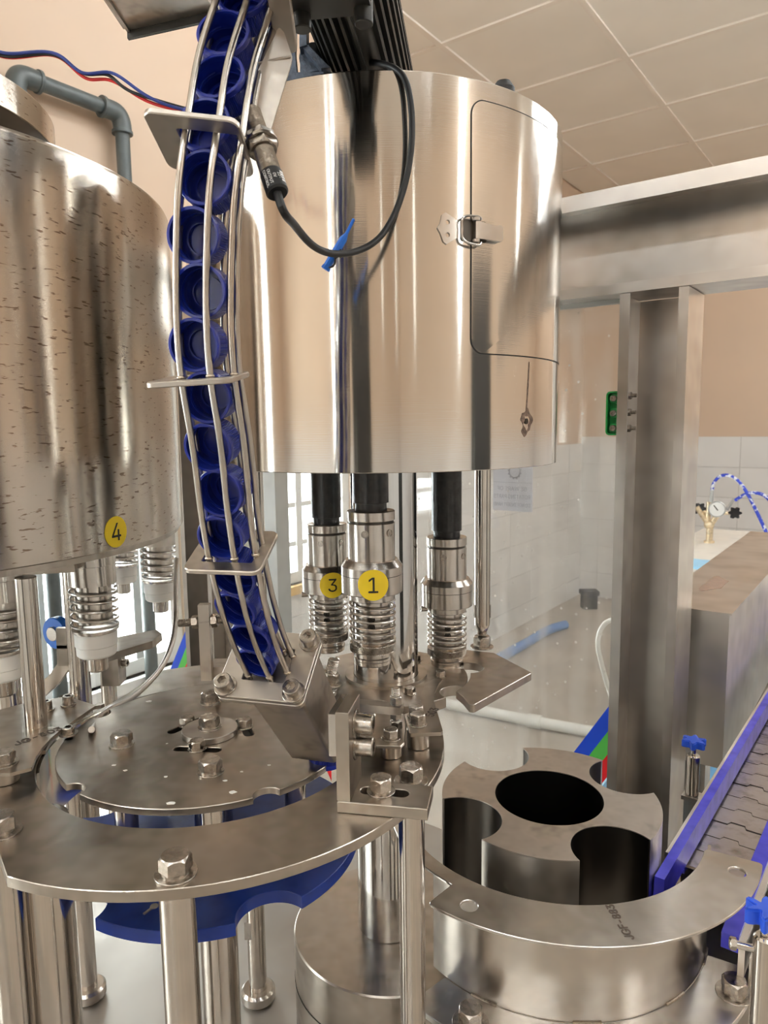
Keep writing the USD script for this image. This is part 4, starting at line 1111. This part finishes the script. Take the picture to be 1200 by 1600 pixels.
valve(144, 900, .760, 'steel filling valve with spring and white nylon bell nearest the lens')
valve(249, 900, 1.010, 'smaller looking filling valve with spring right of the nearest one')
valve(192, 900, 1.130, 'half hidden filling valve between the two clearer ones')
valve(-8, 900, .690, 'filling valve cut off by the left picture edge')
# filler rods and the fittings on the left
for x, y, dpt, r, zt, zb_, lab in ((47, 1000, .66, .0098, TZ0 - .013, -.299, 'round steel rod standing left of the nearest filling valve'), (121, 1000, .86, .0125, TZ0 - .012, -.55, 'thick steel rod just behind the nearest filling valve'), (171, 1090, .92, .0100, -.27, -.55, 'short steel rod right of the nearest filling valve'),
                                    (8, 1000, .80, .013, TZ0 - .012, -.50, 'steel rod near the left picture edge behind the valves')):
    p = at(x, y, dpt); T = Thing('filler_rod', lab, 'rod'); T.add('rod', bar((p[0], p[1], zb_), (p[0], p[1], zt), r, 40), S_ROD)
    if r < .0099: T.add('foot', put(cyl(r * 1.7, 0, .004, 32), (p[0], p[1], zb_ + .0002)), S_PLATE)
    T.done()
p = at(178, 1050, .90); T = Thing('rod_clamp', 'small grey clamp block on the short rod right of the nearest valve', 'clamp')
T.add('block', cube_at((p[0], p[1], at(178, 1035, .9)[2]), (.022, .026, .055)), S_PLATE)
capscrew(T, (p[0] + .011, p[1], at(190, 1035, .9)[2]), (1, -.2, 0), .005, .007, .0075); T.done()
# fork arm
T = Thing('fork_arm', 'flat dark steel fork arm pointing right beside the nearest filling valve', 'arm')
q = A([on(x, y, -.262)[:2] for x, y in ((176, 991), (246, 987), (252, 994), (240, 999), (176, 1004))])
zz = at(215, 998, .86)[2]; q = A([at(x, y, dd)[:2] for x, y, dd in ((168, 994, .86), (244, 988, .90), (253, 993, .88), (238, 1000, .85), (168, 1006, .80))])
T.add('arm', plate(Polygon(q), zz - .009, zz), S_PLATE); T.done()
# lever with blue roller
T = Thing('lift_roller', 'blue plastic roller on a curved steel lever behind the left rod', 'roller')
rc_ = at(96, 986, .90); ax = A([-.40, -.91, .0]); ax /= np.linalg.norm(ax)
T.add('roller', put(lathe([(.0095, 0), (.0195, 0), (.0205, .001), (.0205, .011), (.0195, .012), (.0095, .012), (.0095, 0)], 48), rc_, ax), TOOLBLUE)
T.add('hub', put(cyl(.0093, -.004, .016, 32), rc_, ax), S_TURN)
lv = [at(99, 983, .865), at(100, 1010, .865), at(101, 1040, .865), at(85, 1062, .86), at(62, 1082, .855)]
T.add('lever', cat(*[cube_at((lv[i] + lv[i + 1]) / 2, (.016, .006, np.linalg.norm(lv[i + 1] - lv[i]) + .004), lv[i + 1] - lv[i], (1, 0, 0)) for i in range(4)]), S_PLATE); T.done()
# bent guard wire
T = Thing('guard_wire', 'bent steel guard rod sweeping from the right valve down to the star plate', 'rod')
gw = [at(276, 872, .93), at(275, 940, .90), at(273, 985, .87), at(258, 1033, .83), at(232, 1067, .79), at(198, 1095, .755), at(172, 1108, .73), at(155, 1123, .705), on(143, 1140, ZS + .0125)]
T.add('rod', sweep(spline(gw, 90), .0032, 12), S_SHEET); T.done()
# neck guide plate on the left of the star plate
zg = -.2855
T = Thing('neck_guide_plate', 'engraved steel guide plate bolted over the left side of the guide ring', 'guide plate')
out = [(150, 1102), (135, 1112), (118, 1124), (98, 1138), (80, 1153), (66, 1168), (56, 1183), (50, 1199), (16, 1208), (-30, 1208), (-40, 1120), (40, 1098), (105, 1088)]
T.add('plate', plate(Polygon([on(x, y, zg)[:2] for x, y in out]).buffer(-.002).buffer(.002), zg - .003, zg), S_PLATE)
bp = on(6, 1193, zg); hexbolt(T, bp, .017, .008, turn=.5, wr=.012)
T.add('spacer', put(cyl(.0115, ZS + .0002, zg - .0032, 32), (bp[0], bp[1], 0)), S_PLATE)
for x, y in ((73, 1110), (107, 1102)): capscrew(T, on(x, y, zg), (0, 0, 1), .0055, .009, .0075)
g = lettering('JG-503', .0085, .0002, bold=True); T.add('engraving', put(g, on(60, 1150, zg) + A([0, 0, .00015]), (0, 0, 1), (.62, .78, 0)), ENGR)
T.done()
T = Thing('neck_guide_rail', 'curved steel guide strip with a round bolt inside the left guide plate', 'guide plate')
arc = [polar(SC, .1535, a, 0)[:2] for a in np.linspace(152, 196, 30)] + [polar(SC, .146, a, 0)[:2] for a in np.linspace(196, 152, 30)]
T.add('strip', plate(Polygon(arc).difference(disc(polar(SC, .139, 158, 0), .0125)), ZS + .0062, ZS + .0100), S_PLATE)
bd_ = disc(SC, .1527, 128).difference(disc(SC, .1497, 128)).intersection(wedge(SC, 148, 205))
T.add('band', plate(bd_, -.372, ZS - .0002), S_ROD)
bq = on(107, 1147, ZS + .011); T.add('standoff', bar((bq[0], bq[1], ZS + .0002), (bq[0], bq[1], ZS + .0060), .0005 + .004), S_BOLT)
capscrew(T, on(107, 1147, ZS + .0100), (0, 0, 1), .0058, .006, .0088); T.done()
# clamp bar with stud at the chute, left
T = Thing('chute_clamp', 'upright steel strip with nuts on a threaded rod left of the chute', 'bracket')
cz = at(322, 985, .72)
T.add('strip', cuboid((at(312, 985, .72)[0], .716, at(320, 1062, .72)[2]), (at(329, 985, .72)[0], .726, at(320, 944, .72)[2])), S_SHEET)
T.add('foot_strip', cuboid((at(312, 985, .72)[0], .7262, at(320, 1066, .72)[2]), (at(372, 985, .72)[0], .755, at(320, 1046, .72)[2])), S_SHEET)
pa_, pb_ = at(279, 974, .72), at(352, 968, .72)
n1 = stud(T, pa_, pb_, .0042, .0012, 'threaded_rod'); dv = (pb_ - pa_) / np.linalg.norm(pb_ - pa_)
nut(T, at(301, 972, .72), dv, .0125, .0065); nut(T, at(331, 970, .72), dv, .0125, .0065); T.done()
# grey pvc pipe on the wall
T = Thing('wall_pipe', 'grey plastic water pipe with elbows along the peach wall', 'pipe')
pa_, pb_ = at(62, 136, 2.00), at(170, 160, 2.19)
pz = (pa_[2] + pb_[2]) / 2
wa = lambda a, z: room(a, B1 - .045, z)
ga = lambda x, y: (lambda d: d * ((B1 - .045) / (d @ RV)))(ray(x, y))
g1, g2, g3 = ga(33, 128), ga(182, 166), ga(187, 300)
hz1 = (g1[2] + g2[2]) / 2; aa0, aa1 = g1 @ RU, g2 @ RU; pr_ = .0205
T.add('run', bar(wa(aa0, hz1), wa(aa1, hz1), pr_), PVC); T.add('drop', bar(wa(aa1 + .015, hz1 - .05), wa(aa1 + .015, -.9), pr_), PVC); T.add('riser', bar(wa(aa0 - .01, hz1 - .06), wa(aa0 - .01, -.9), pr_), PVC)
for s, a_ in ((-1, aa0), (1, aa1)):
    c = [wa(a_ - s * .045, hz1), wa(a_ - s * .02, hz1), wa(a_ + s * .004, hz1 - .006), wa(a_ + s * .013, hz1 - .02), wa(a_ + s * .015, hz1 - .05)]
    e = T.add('elbow', sweep(spline(c, 24), .0265, 24), PVC)
    T.add('elbow_rim', cat(bar(wa(a_ - s * .052, hz1), wa(a_ - s * .043, hz1), .030), bar(wa(a_ + s * .015, hz1 - .048), wa(a_ + s * .015, hz1 - .057), .030)), PVC, e)
T.done()

# ================================================================== the infeed star block and its guide at the right
BT, RT = -.4125, -.428
T = Thing('infeed_star_block', 'heavy steel star block with four round pockets and a wide centre bore', 'star wheel')
blk = disc(C2, .1185, 160)
PA = [202.5, 292, 23, 114]
for a in PA: blk = blk.difference(disc(polar(C2, .1105, a, 0), .0425, 48))
blk = blk.difference(disc(C2, .0589, 96))
T.add('top_face', plate(blk, BT - .0012, BT), S_BLOCKTOP)
outer = blk.buffer(-.00005)
T.add('rim_wall', plate(disc(C2, .1185, 160).difference(disc(C2, .1165, 160)).intersection(blk), -.60, BT - .0012), S_BLOCKSIDE)
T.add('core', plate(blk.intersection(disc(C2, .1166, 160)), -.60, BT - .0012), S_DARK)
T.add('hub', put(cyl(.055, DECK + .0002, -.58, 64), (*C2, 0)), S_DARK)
T.done()
flange = disc(C2, .2113, 160).difference(disc(C2, .1595, 160))




e0 = math.degrees(math.atan2(*((on(669, 1410, RT)[:2] - C2)[::-1]))); e1 = math.degrees(math.atan2(*((on(1189, 1348, RT)[:2] - C2)[::-1])))
fl = flange.intersection(wedge(C2, e0, e1)).union(disc(C2, .176, 160).difference(disc(C2, .1595, 160)).intersection(wedge(C2, e0 - 40, e0 + 5)))
c_ = on(690, 1372, RT)[:2]; k0 = on(669, 1410, RT)[:2]
for x, y in ((733, 1415), (1152, 1362)): fl = fl.difference(disc(on(x, y, RT)[:2], .0078, 24))
fl = fl.buffer(-.004).buffer(.004)
T = Thing('infeed_guide', 'half round steel guide wall with a wide drilled flange around the star block', 'guide')
T.add('flange', bevelled(fl, RT - .003, RT), S_BRIGHT)
wl_ = disc(C2, .1650, 200).difference(disc(C2, .1620, 200)).intersection(wedge(C2, e0 - 12, -24))
T.add('wall', plate(wl_, -.540, RT - .0031), S_TANK if False else S_TURN)
lf = disc(C2, .2113, 160).difference(disc(C2, .1655, 160)).intersection(wedge(C2, e0 - 6, e1 - 1)).buffer(-.003).buffer(.003)
T.add('lower_flange', bevelled(lf, -.546, -.540), S_BRIGHT)
hexbolt(T, on(1147, 1552, -.540), .0205, .0115, turn=.3, wr=.0165)
hexbolt(T, on(735, 1598, -.540), .0205, .0115, turn=.3, wr=.0165)
for a in (-128, -95, -62, -36):
    seg = [polar(C2, .1655, a + t, -.5395) for t in np.linspace(0, 9, 14)]; T.add('weld', sweep(seg, .0014, 8), WELD)
g = lettering('JGF-883', .0072, .0002, bold=True); ep = on(968, 1440, RT); rad = ep[:2] - C2; rad /= np.linalg.norm(rad)
T.add('engraving', put(g, ep + A([0, 0, .00015]), (0, 0, 1), (-rad[0], -rad[1], 0)), ENGR)
for a in (-128, -105): T.add('leg', bar(polar(C2, .19, a, DECK + .0002), polar(C2, .19, a, -.5462), .010), S_ROD)
T.done()

# ================================================================== conveyor
ca = math.radians(37.7); CUx = A([math.sin(ca), math.cos(ca), 0]); CVx = A([-math.cos(ca), math.sin(ca), 0])
def conv(a, b, z): return CUx * a + CVx * b + A([0, 0, z])
def cbox(a0, a1, b0, b1, z0, z1):
    m = cuboid((a0, b0, z0), (a1, b1, z1)); M = np.eye(4); M[:3, 0], M[:3, 1] = CUx, CVx; m.apply_transform(M); return m
def cext(prof, a0, a1):         # profile in (b, z) run along the conveyor
    m = plate(Polygon(prof), a0, a1); v = m.vertices.copy(); m.vertices = CUx * v[:, 2:3] + CVx * v[:, :1] + A([0, 0, 1.]) * v[:, 1:2]; m.fix_normals(); return m


cb0 = float(np.mean([on(x, y, -.49) @ CVx for x, y in ((1145, 1395), (1200, 1297))])); cb1 = float(np.mean([on(x, y, -.49) @ CVx for x, y in ((1089, 1310), (1175, 1170))]))
rb = float(np.mean([on(x, y, -.455) @ CVx for x, y in ((1037, 1345), (1200, 1080))])); rb2 = float(np.mean([on(x, y, -.455) @ CVx for x, y in ((1052, 1335), (1200, 1110))]))
ZCH = -.49
CW = cb1 - cb0
T = Thing('conveyor', 'slat chain bottle conveyor with blue wear strips running off to the upper right', 'conveyor')
pitch = .0381
link = Polygon([(0, 0), (0, CW * .30), (.007, CW * .34), (.007, CW * .62), (0, CW * .66), (0, CW), (pitch - .0024, CW), (pitch - .0024, CW * .665), (pitch + .0046, CW * .615), (pitch + .0046, CW * .345), (pitch - .0024, CW * .295), (pitch - .0024, 0)])
for k in range(39):
    a = .785 + k * pitch
    m = plate(link, ZCH - .0032, ZCH - .0003 * ((k * 7) % 3)); v = m.vertices.copy(); m.vertices = CUx * (v[:, :1] + a) + CVx * (v[:, 1:2] + cb0) + A([0, 0, 1.]) * v[:, 2:3]; m.fix_normals()
    T.add('chain_link', m, S_CHAIN, smooth=False)
a0, a1 = .690, 2.3
T.add('wear_strip', cbox(.785, a1, cb1 + .0008, cb1 + .004, ZCH - .012, ZCH + .003), RAILBLUE)
T.add('wear_strip', cbox(a0, a1, cb0 - .016, cb0 - .0008, ZCH - .012, ZCH + .004), RAILBLUE)
T.add('side_plate', cbox(a0, a1, cb0 - .022, cb0 - .0162, ZCH - .035, ZCH + .001), S_FRAME)
T.add('side_plate', cbox(a0, a1, cb0 - .030, cb0 - .026, ZCH - .042, ZCH - .012), S_FRAME)
T.add('side_plate', cbox(.80, a1, cb0 - .030, cb0 - .026, ZCH - .10, ZCH - .0422), S_FRAME)
T.add('edge_strip', cbox(a0, a1, cb0 - .033, cb0 - .0302, ZCH - .036, ZCH - .022), RAILBLUE)
T.add('side_plate', cbox(.785, a1, cb1 + .0042, cb1 + .009, ZCH - .10, ZCH - .004), S_FRAME)
T.add('bed', cbox(.785, a1, cb0 - .030, cb1 + .009, ZCH - .104, ZCH - .1002), S_FRAME)
for a in (.84, 1.4, 2.0): T.add('leg', cbox(a, a + .04, cb0 - .03, cb0 + .01, ZF, ZCH - .1042), S_FRAME)
T.done()
T = Thing('guide_rail', 'blue plastic side guide rail above the left edge of the conveyor', 'guide rail')
T.add('rail', cext([(rb2 + .0008, -.4858), (rb2, -.455), (rb, -.455), (rb + .001, -.4858)], .69, 2.3), RAILBLUE)
T.add('back_strip', cext([(rb + .0012, -.476), (rb + .0012, -.459), (rb + .005, -.459), (rb + .005, -.476)], .745, 2.3), S_FRAME)
T.done()


def starknob(T, c, R=.0145):
    pts = [((R + .0035 * math.cos(6 * t)) * math.cos(t), (R + .0035 * math.cos(6 * t)) * math.sin(t)) for t in np.linspace(0, 2 * PI, 97)[:-1]]
    poly = Polygon(pts)
    m = cat(plate(poly.buffer(-.001), 0, .0105), plate(poly, .001, .0092)); m.apply_translation(c); return T.add('knob', m, KNOBBLUE, smooth=25)


def knobpost(x, yk, depth, lab, bto, k_=1.0, rod_to=None):
    k = at(x, yk, depth); ztop = k[2]
    T = Thing('knob_clamp', lab, 'clamp')
    starknob(T, A([k[0], k[1], ztop]), .0145 * k_)
    T.add('stem', bar((k[0], k[1], ztop - .013 * k_), (k[0], k[1], ztop), .0035 * k_, 20), S_CHROME)
    zlow = ztop - (.075 if k_ > .9 else .150) * k_
    T.add('barrel', bar((k[0], k[1], zlow), (k[0], k[1], ztop - .013 * k_), .0095 * k_, 40, .0015), S_ROD)
    kb_ = float(A([k[0], k[1], 0]) @ CVx); ka_ = float(A([k[0], k[1], 0]) @ CUx); lo_, hi_ = sorted((kb_ + (.012 if kb_ > bto else -.012) * k_, bto))
    T.add('bracket', cbox(ka_ - .012 * k_, ka_ + .012 * k_, lo_, hi_, zlow - .006, zlow - .0002), S_FRAME)
    if rod_to is not None:
        q = A([k[0], k[1], ztop - .030 * k_]); e = q + rod_to
        T.add('cross_rod', bar(q, e, .0038 * k_, 20), S_CHROME); nut(T, e - rod_to * .2, rod_to, .011 * k_, .006 * k_)
    T.done()


knobpost(1084, 1166, .95, 'blue star knob clamp on a steel barrel beside the far guide rail', cb1 + .0092, .95)
knobpost(1195, 1442, .40, 'blue star knob clamp cut off by the right picture edge', cb0 - .0335, .62, A([-.018, .006, .001]))

# ================================================================== beyond the guard frame
# stainless tank box
cA = on(1140, 958, -.29)
bxv = float(cA @ RV); bxu = float(cA @ RU)
l1, l2 = on(1145, 862, -.29), on(1077, 902, -.29)
wv = float(l2 @ RV)
T = Thing('rinser_box', 'big stainless steel box with a flat lid beyond the tall post', 'steel box')
T.add('body', roombox(bxu, bxu + .9, bxv, wv, -.54, -.2925), S_BOX)
T.add('lid', roombox(bxu - .004, bxu + .905, bxv - .004, wv + .004, -.2924, -.29), S_BOX)
m = plate(Polygon([(.20 + .06 * math.cos(t) * (1 + .3 * math.sin(3 * t)), .06 + .022 * math.sin(t) * (1 + .3 * math.cos(2 * t))) for t in np.linspace(0, 2 * PI, 40)[:-1]]), 0, .0003)
m.vertices = RU * (m.vertices[:, :1] + bxu) + RV * (m.vertices[:, 1:2] + bxv) + A([0, 0, 1.]) * (m.vertices[:, 2:3] - .2899); m.fix_normals(); T.add('dirt_patch', m, P_('dried_dirt', (.26, .17, .12), .8, tone=.2, scale=120))
for a in (bxu + .03, bxu + .82):
    for b in (bxv + .03, wv - .07): T.add('leg', roombox(a, a + .04, b, b + .04, ZF, -.5402), S_FRAME)
T.done()
# bench with the manifold
bz = -.545
m0 = on(1108, 848, bz)
print('manifold', m0, m0 @ RU, m0 @ RV)
mu, mv = float(m0 @ RU), float(m0 @ RV)
T = Thing('bench', 'cream topped bench against the far tiled wall', 'bench')
T.add('top', roombox(mu - .75, min(mu + .45, A1 - .02), mv - 1.1, mv + .12, bz - .04, bz), BENCH)
T.add('front_panel', roombox(mu - .70, mu - .68, mv - 1.05, mv + .08, ZF, bz - .0402), WHITE)
T.add('side_panel', roombox(mu - .679, mu + .40, mv + .06, mv + .08, ZF, bz - .0402), WHITE); T.done()
sc = np.linalg.norm(m0) / FPX          # metres per pixel there
T = Thing('manifold', 'brass branched valve manifold with a pressure gauge and black knobs', 'manifold')
Rt = A([math.cos(.42), -math.sin(.42), 0]); Up = A([0, 0, 1.]); Tw = A([-math.sin(.42), -math.cos(.42), 0])
M_ = lambda x, y, o=0: m0 + Rt * (x - 1108) * sc + Up * (848 - y) * sc + Tw * o * sc
T.add('stem', cat(bar(M_(1108, 848), M_(1108, 822), 4.5 * sc, 20), put(cyl(7 * sc, 0, 3 * sc, 20), m0)), BRASS)
T.add('branch', bar(M_(1108, 824), M_(1090, 797), 4 * sc, 16), BRASS); T.add('branch', bar(M_(1108, 824), M_(1118, 806), 4 * sc, 16), BRASS)
T.add('branch', bar(M_(1104, 826), M_(1106, 790), 3.5 * sc, 16), BRASS); T.add('elbow_body', put(trimesh.creation.icosphere(2, 7 * sc), M_(1107, 822)), BRASS)
g_ = T.add('gauge', put(lathe([(0, 0), (10.5 * sc, 0), (11.5 * sc, sc), (11.5 * sc, 5 * sc), (10.5 * sc, 6 * sc), (0, 6 * sc)], 40), M_(1116, 799, 2), Tw), ALU)
T.add('dial', put(cyl(9.6 * sc, 6 * sc, 6.4 * sc, 40, .0001), M_(1116, 799, 2), Tw), WHITE, g_)
T.add('needle', put(cuboid((-.6 * sc, -2 * sc, 6.5 * sc), (.6 * sc, 7 * sc, 6.8 * sc)), M_(1116, 799, 2), Tw, Up * .8 + Rt), BLACK, g_)
for x, y in ((1094, 800), (1139, 804)):
    pts = [((7 + 1.6 * math.cos(6 * t)) * sc * math.cos(t), (7 + 1.6 * math.cos(6 * t)) * sc * math.sin(t)) for t in np.linspace(0, 2 * PI, 73)[:-1]]
    T.add('knob', put(plate(Polygon(pts), -3 * sc, 3 * sc), M_(x, y, -2 if x < 1100 else 1), Tw + Rt * (.4 if x > 1100 else -.4)), BLACK)
    T.add('knob_stem', bar(M_(x, y, 0), M_(1106 + (8 if x > 1100 else 0), 806, 0), 2.4 * sc, 12), BRASS)
for q0, q1 in (((1108, 795), (1109, 772)), ((1128, 800), (1138, 784))): T.add('ferrule', bar(M_(*q0), M_(*q1), 2.4 * sc, 12), ALU)
T.done()
for nm, pts in (('tall flecked blue hose arching from the manifold', [(1109, 773), (1112, 760), (1120, 752), (1131, 752), (1146, 765), (1160, 790), (1174, 820), (1184, 845)]), ('low flecked blue hose from the manifold beside the gauge', [(1138, 785), (1148, 777), (1160, 773), (1172, 776), (1183, 790), (1190, 815), (1193, 842)])):
    T = Thing('blue_hose', nm, 'hose'); k = pts[0][1]
    T.add('tube', sweep(spline([M_(x, y, (x - 1108) * .5) for x, y in pts] + [on(1189 if k == 773 else 1194, 864, bz + .03)], 70), 2.3 * sc, 12), FLECK); T.done()
T = Thing('hose_socket', 'dark blue hose socket on the bench edge under the two hoses', 'socket')
q = on(1192, 866, bz); T.add('socket', put(lathe([(0, 0), (7 * sc, 0), (7 * sc, 5 * sc), (5 * sc, 9 * sc), (0, 9 * sc)], 24), (q[0], q[1], bz + .0002)), RAILBLUE)
T.add('rim', put(tubeshell(6 * sc, 8 * sc, 0, 3 * sc, 24), (q[0], q[1], bz + .0002)), RAILBLUE); T.done()
q = on(1100, 883, bz); T = Thing('blue_cloth', 'folded pale blue cloth lying on the bench', 'cloth')
T.add('cloth', roombox(float(q @ RU) - .10, float(q @ RU) + .05, float(q @ RV) - .06, float(q @ RV) + .2, bz + .0002, bz + .012), SKYBLUE); T.done()
# crate on the floor under the box, hose along the floor, cable
q = on(1080, 1235, ZF + .3)
T = Thing('floor_crate', 'pale blue plastic crate on the floor below the steel box', 'crate')
qa, qb = float(q @ RU), float(q @ RV)
for args in ((-.2, .25, -.30, .22, 0, .01), (-.2, -.19, -.30, .22, .0102, .30), (.24, .25, -.30, .22, .0102, .30), (-.1899, .2399, -.30, -.29, .0102, .30), (-.1899, .2399, .21, .22, .0102, .30)):
    T.add('floor' if args[5] == .01 else 'side', roombox(qa + args[0], qa + args[1], qb + args[2], qb + args[3], ZF + args[4], ZF + args[5]), SKYBLUE)
T.done()
T = Thing('white_cable', 'white cable standing up in a bow left of the tall post', 'cable')
T.add('sheath', sweep(spline([at(x, y, 1.45) for x, y in ((958, 969), (948, 972), (938, 985), (934, 1005), (938, 1030), (946, 1060), (955, 1090), (960, 1120))], 60), .0052, 12), WHITEPL); T.done()
T = Thing('blue_hose', 'faded blue hose lying on the floor along the left wall', 'hose')
T.add('tube', sweep(spline([on(x, y, ZF + .03) for x, y in ((770, 1035), (800, 1017), (830, 1000), (858, 984), (884, 976))], 40), .028, 12), P_('faded_blue', (.10, .24, .55), .6)); T.done()
T = Thing('floor_pipe', 'white plastic pipe lying across the floor behind the clear panel', 'pipe')
T.add('tube', sweep(spline([on(x, y, ZF + .028) for x, y in ((690, 1098), (760, 1112), (840, 1128), (925, 1143), (990, 1152))], 40), .024, 14), WHITEPL)
q = on(835, 1127, ZF + .028); T.add('coupling', put(cyl(.03, -.03, .03, 20), q, (on(925, 1143, ZF + .028) - q)), WHITEPL); T.done()
T = Thing('floor_drain_block', 'dark rubber foot standing in the far corner of the room', 'block')
q = on(920, 950, ZF); T.add('block', cuboid((q[0] - .05, q[1] - .04, ZF + .0002), (q[0] + .05, q[1] + .04, ZF + .10)), BLACK); T.add('cap', cuboid((q[0] - .06, q[1] - .05, ZF + .1002), (q[0] + .06, q[1] + .05, ZF + .13)), BLACK); T.done()

# ================================================================== brackets on the right of the guide ring
b0_, b1_ = on(527, 1270, ZS), on(668, 1283, ZS); bd = b1_ - b0_; BL = np.linalg.norm(bd); bd /= BL; bn = A([-bd[1], bd[0], 0])
bb = lambda x0, x1, y0, y1, z0, z1: put(cuboid((x0, y0, z0), (x1, y1, z1)), (b0_[0], b0_[1], 0), (0, 0, 1), bd)
zt_ = at(530, 1113, b0_[1])[2]
T = Thing('angle_bracket', 'thick steel angle bracket with a slotted foot and two socket screws', 'bracket')
foot = sbox(0, 0, BL, .036).difference(LineString([(.020, .0205), (.048, .0205)]).buffer(.0058))
T.add('foot', put(bevelled(foot, ZS + .0001, ZS + .0095), (b0_[0], b0_[1], 0), (0, 0, 1), bd), S_PLATE)
T.add('upright', put(bevelled(sbox(0, 0, .0105, .040), ZS + .0096, zt_), (b0_[0], b0_[1], 0), (0, 0, 1), bd), S_BRIGHT if False else S_PLATE)
hexbolt(T, b0_ + bd * .031 + bn * .0205 + A([0, 0, .0095]), .0165, .0095, turn=.5, wr=.0115)
fx = b0_ + bd * .0105 + bn * .022
for py in (1130, 1165):
    zc = at(550, py, fx[1])[2]; capscrew(T, A([fx[0], fx[1], zc]), bd, .0078, .0135, .0112)
T.done()
T = Thing('shoe_plate', 'thin pale steel plate standing between the chute shoe and the angle bracket', 'bracket')
zz0, zz1 = at(520, 1186, b0_[1])[2], at(520, 1120, b0_[1])[2]
T.add('plate', bb(-.0068, -.0004, .004, .046, zz0, zz1), S_BRIGHT); T.done()
# neck plate with flat bar and nut stack
zn = -.2845
T = Thing('neck_plate', 'small steel neck plate with a hexagon bolt in front of the column', 'guide plate')
npx = [(546, 1120), (560, 1108), (600, 1105), (636, 1117), (632, 1160), (626, 1166), (548, 1163)]
np_ = Polygon([on(x, y, zn)[:2] for x, y in npx]).difference(disc(on(566, 1118, zn)[:2], .0125, 32)).buffer(-.0012).buffer(.0012)
T.add('plate', bevelled(np_, zn - .003, zn), S_PLATE)
q = on(611, 1153, zn); hexbolt(T, q, .0125, .0065, turn=.4, wr=.009); T.add('spacer', put(cyl(.010, ZS + .0002, zn - .0032, 32), (q[0], q[1], 0)), S_PLATE)
q = on(619, 1140, zn); zA = at(619, 1075, q[1])[2]
s_ = stud(T, (q[0], q[1], zn), (q[0], q[1], zA), .0040, .0012)
for y0 in (1137, 1121, 1099): nut(T, (q[0], q[1], at(619, y0, q[1])[2]), (0, 0, 1), .0105, .0075, parent=None, turn=y0)
T.done()
T = Thing('link_bar', 'flat steel bar from the chute stud to the nut stack', 'bar')
e0_ = at(545, 1089, q[1] + .012); zb1 = at(619, 1101, q[1])[2]
dirb = A([q[0] - e0_[0], q[1] - e0_[1], 0]); Lb = np.linalg.norm(dirb)
m = plate(LineString([(0, 0), (Lb + .006, 0)]).buffer(.0062, cap_style=2).difference(disc((Lb, 0), .0042, 20)), -.0078, -.0002); T.add('bar', put(m, (e0_[0], e0_[1], zb1), (0, 0, 1), dirb), S_SHEET); T.done()
# finger plate at the right with engraving
T = Thing('finger_plate', 'engraved steel plate with a curved finger right of the nut stack', 'guide plate')
zf_ = -.280
fp = [(632, 1116), (660, 1106), (656, 1088), (664, 1070), (678, 1060), (692, 1061), (686, 1068), (679, 1080), (678, 1096), (683, 1112), (692, 1142), (689, 1144), (640, 1146)]
T.add('plate', plate(Polygon([on(x, y, zf_)[:2] for x, y in fp]).buffer(-.0012).buffer(.0012), zf_ - .0035, zf_), S_PLATE)
for x, y in ((650, 1119), (653, 1132)):
    hexbolt(T, on(x, y, zf_), .0135, .0085, turn=.5, wr=.0085)
q = on(653, 1132, zf_); T.add('spacer', put(cyl(.0105, ZS + .0002, zf_ - .0037, 32), (q[0], q[1], 0)), S_PLATE)
g = lettering('503', .0085, .0002, bold=True); T.add('engraving', put(g, on(675, 1113, zf_) + A([0, 0, .00015]), (0, 0, 1), (.35, .93, 0)), ENGR); T.done()
# threaded stud with a spring and nut beside the shoe
T = Thing('spring_stud', 'threaded stud with nut washers and spring right of the chute base', 'stud')
q0, q1 = at(508, 1092, .60), at(522, 1030, .60); dv = (q1 - q0) / np.linalg.norm(q1 - q0)
stud(T, q0, q1, .0052, .0014); f = lambda x: q0 + (q1 - q0) * x
nut(T, f(.45), dv, .0140, .0085); T.add('washer', put(cyl(.0112, -.0016, -.0002, 32, .0002), f(.45), dv), S_BOLT)
T.add('spring', put(helix(.0075, .002, np.linalg.norm(q1 - q0) * .45 - .002, 2.6, .0013), q0, dv), S_BRIGHT)
T.add('pin', bar(q0 - dv * .004 - A([.014, 0, 0]), q0 - dv * .004 + A([.016, 0, -.004]), .0062, 24), S_BOLT); T.done()
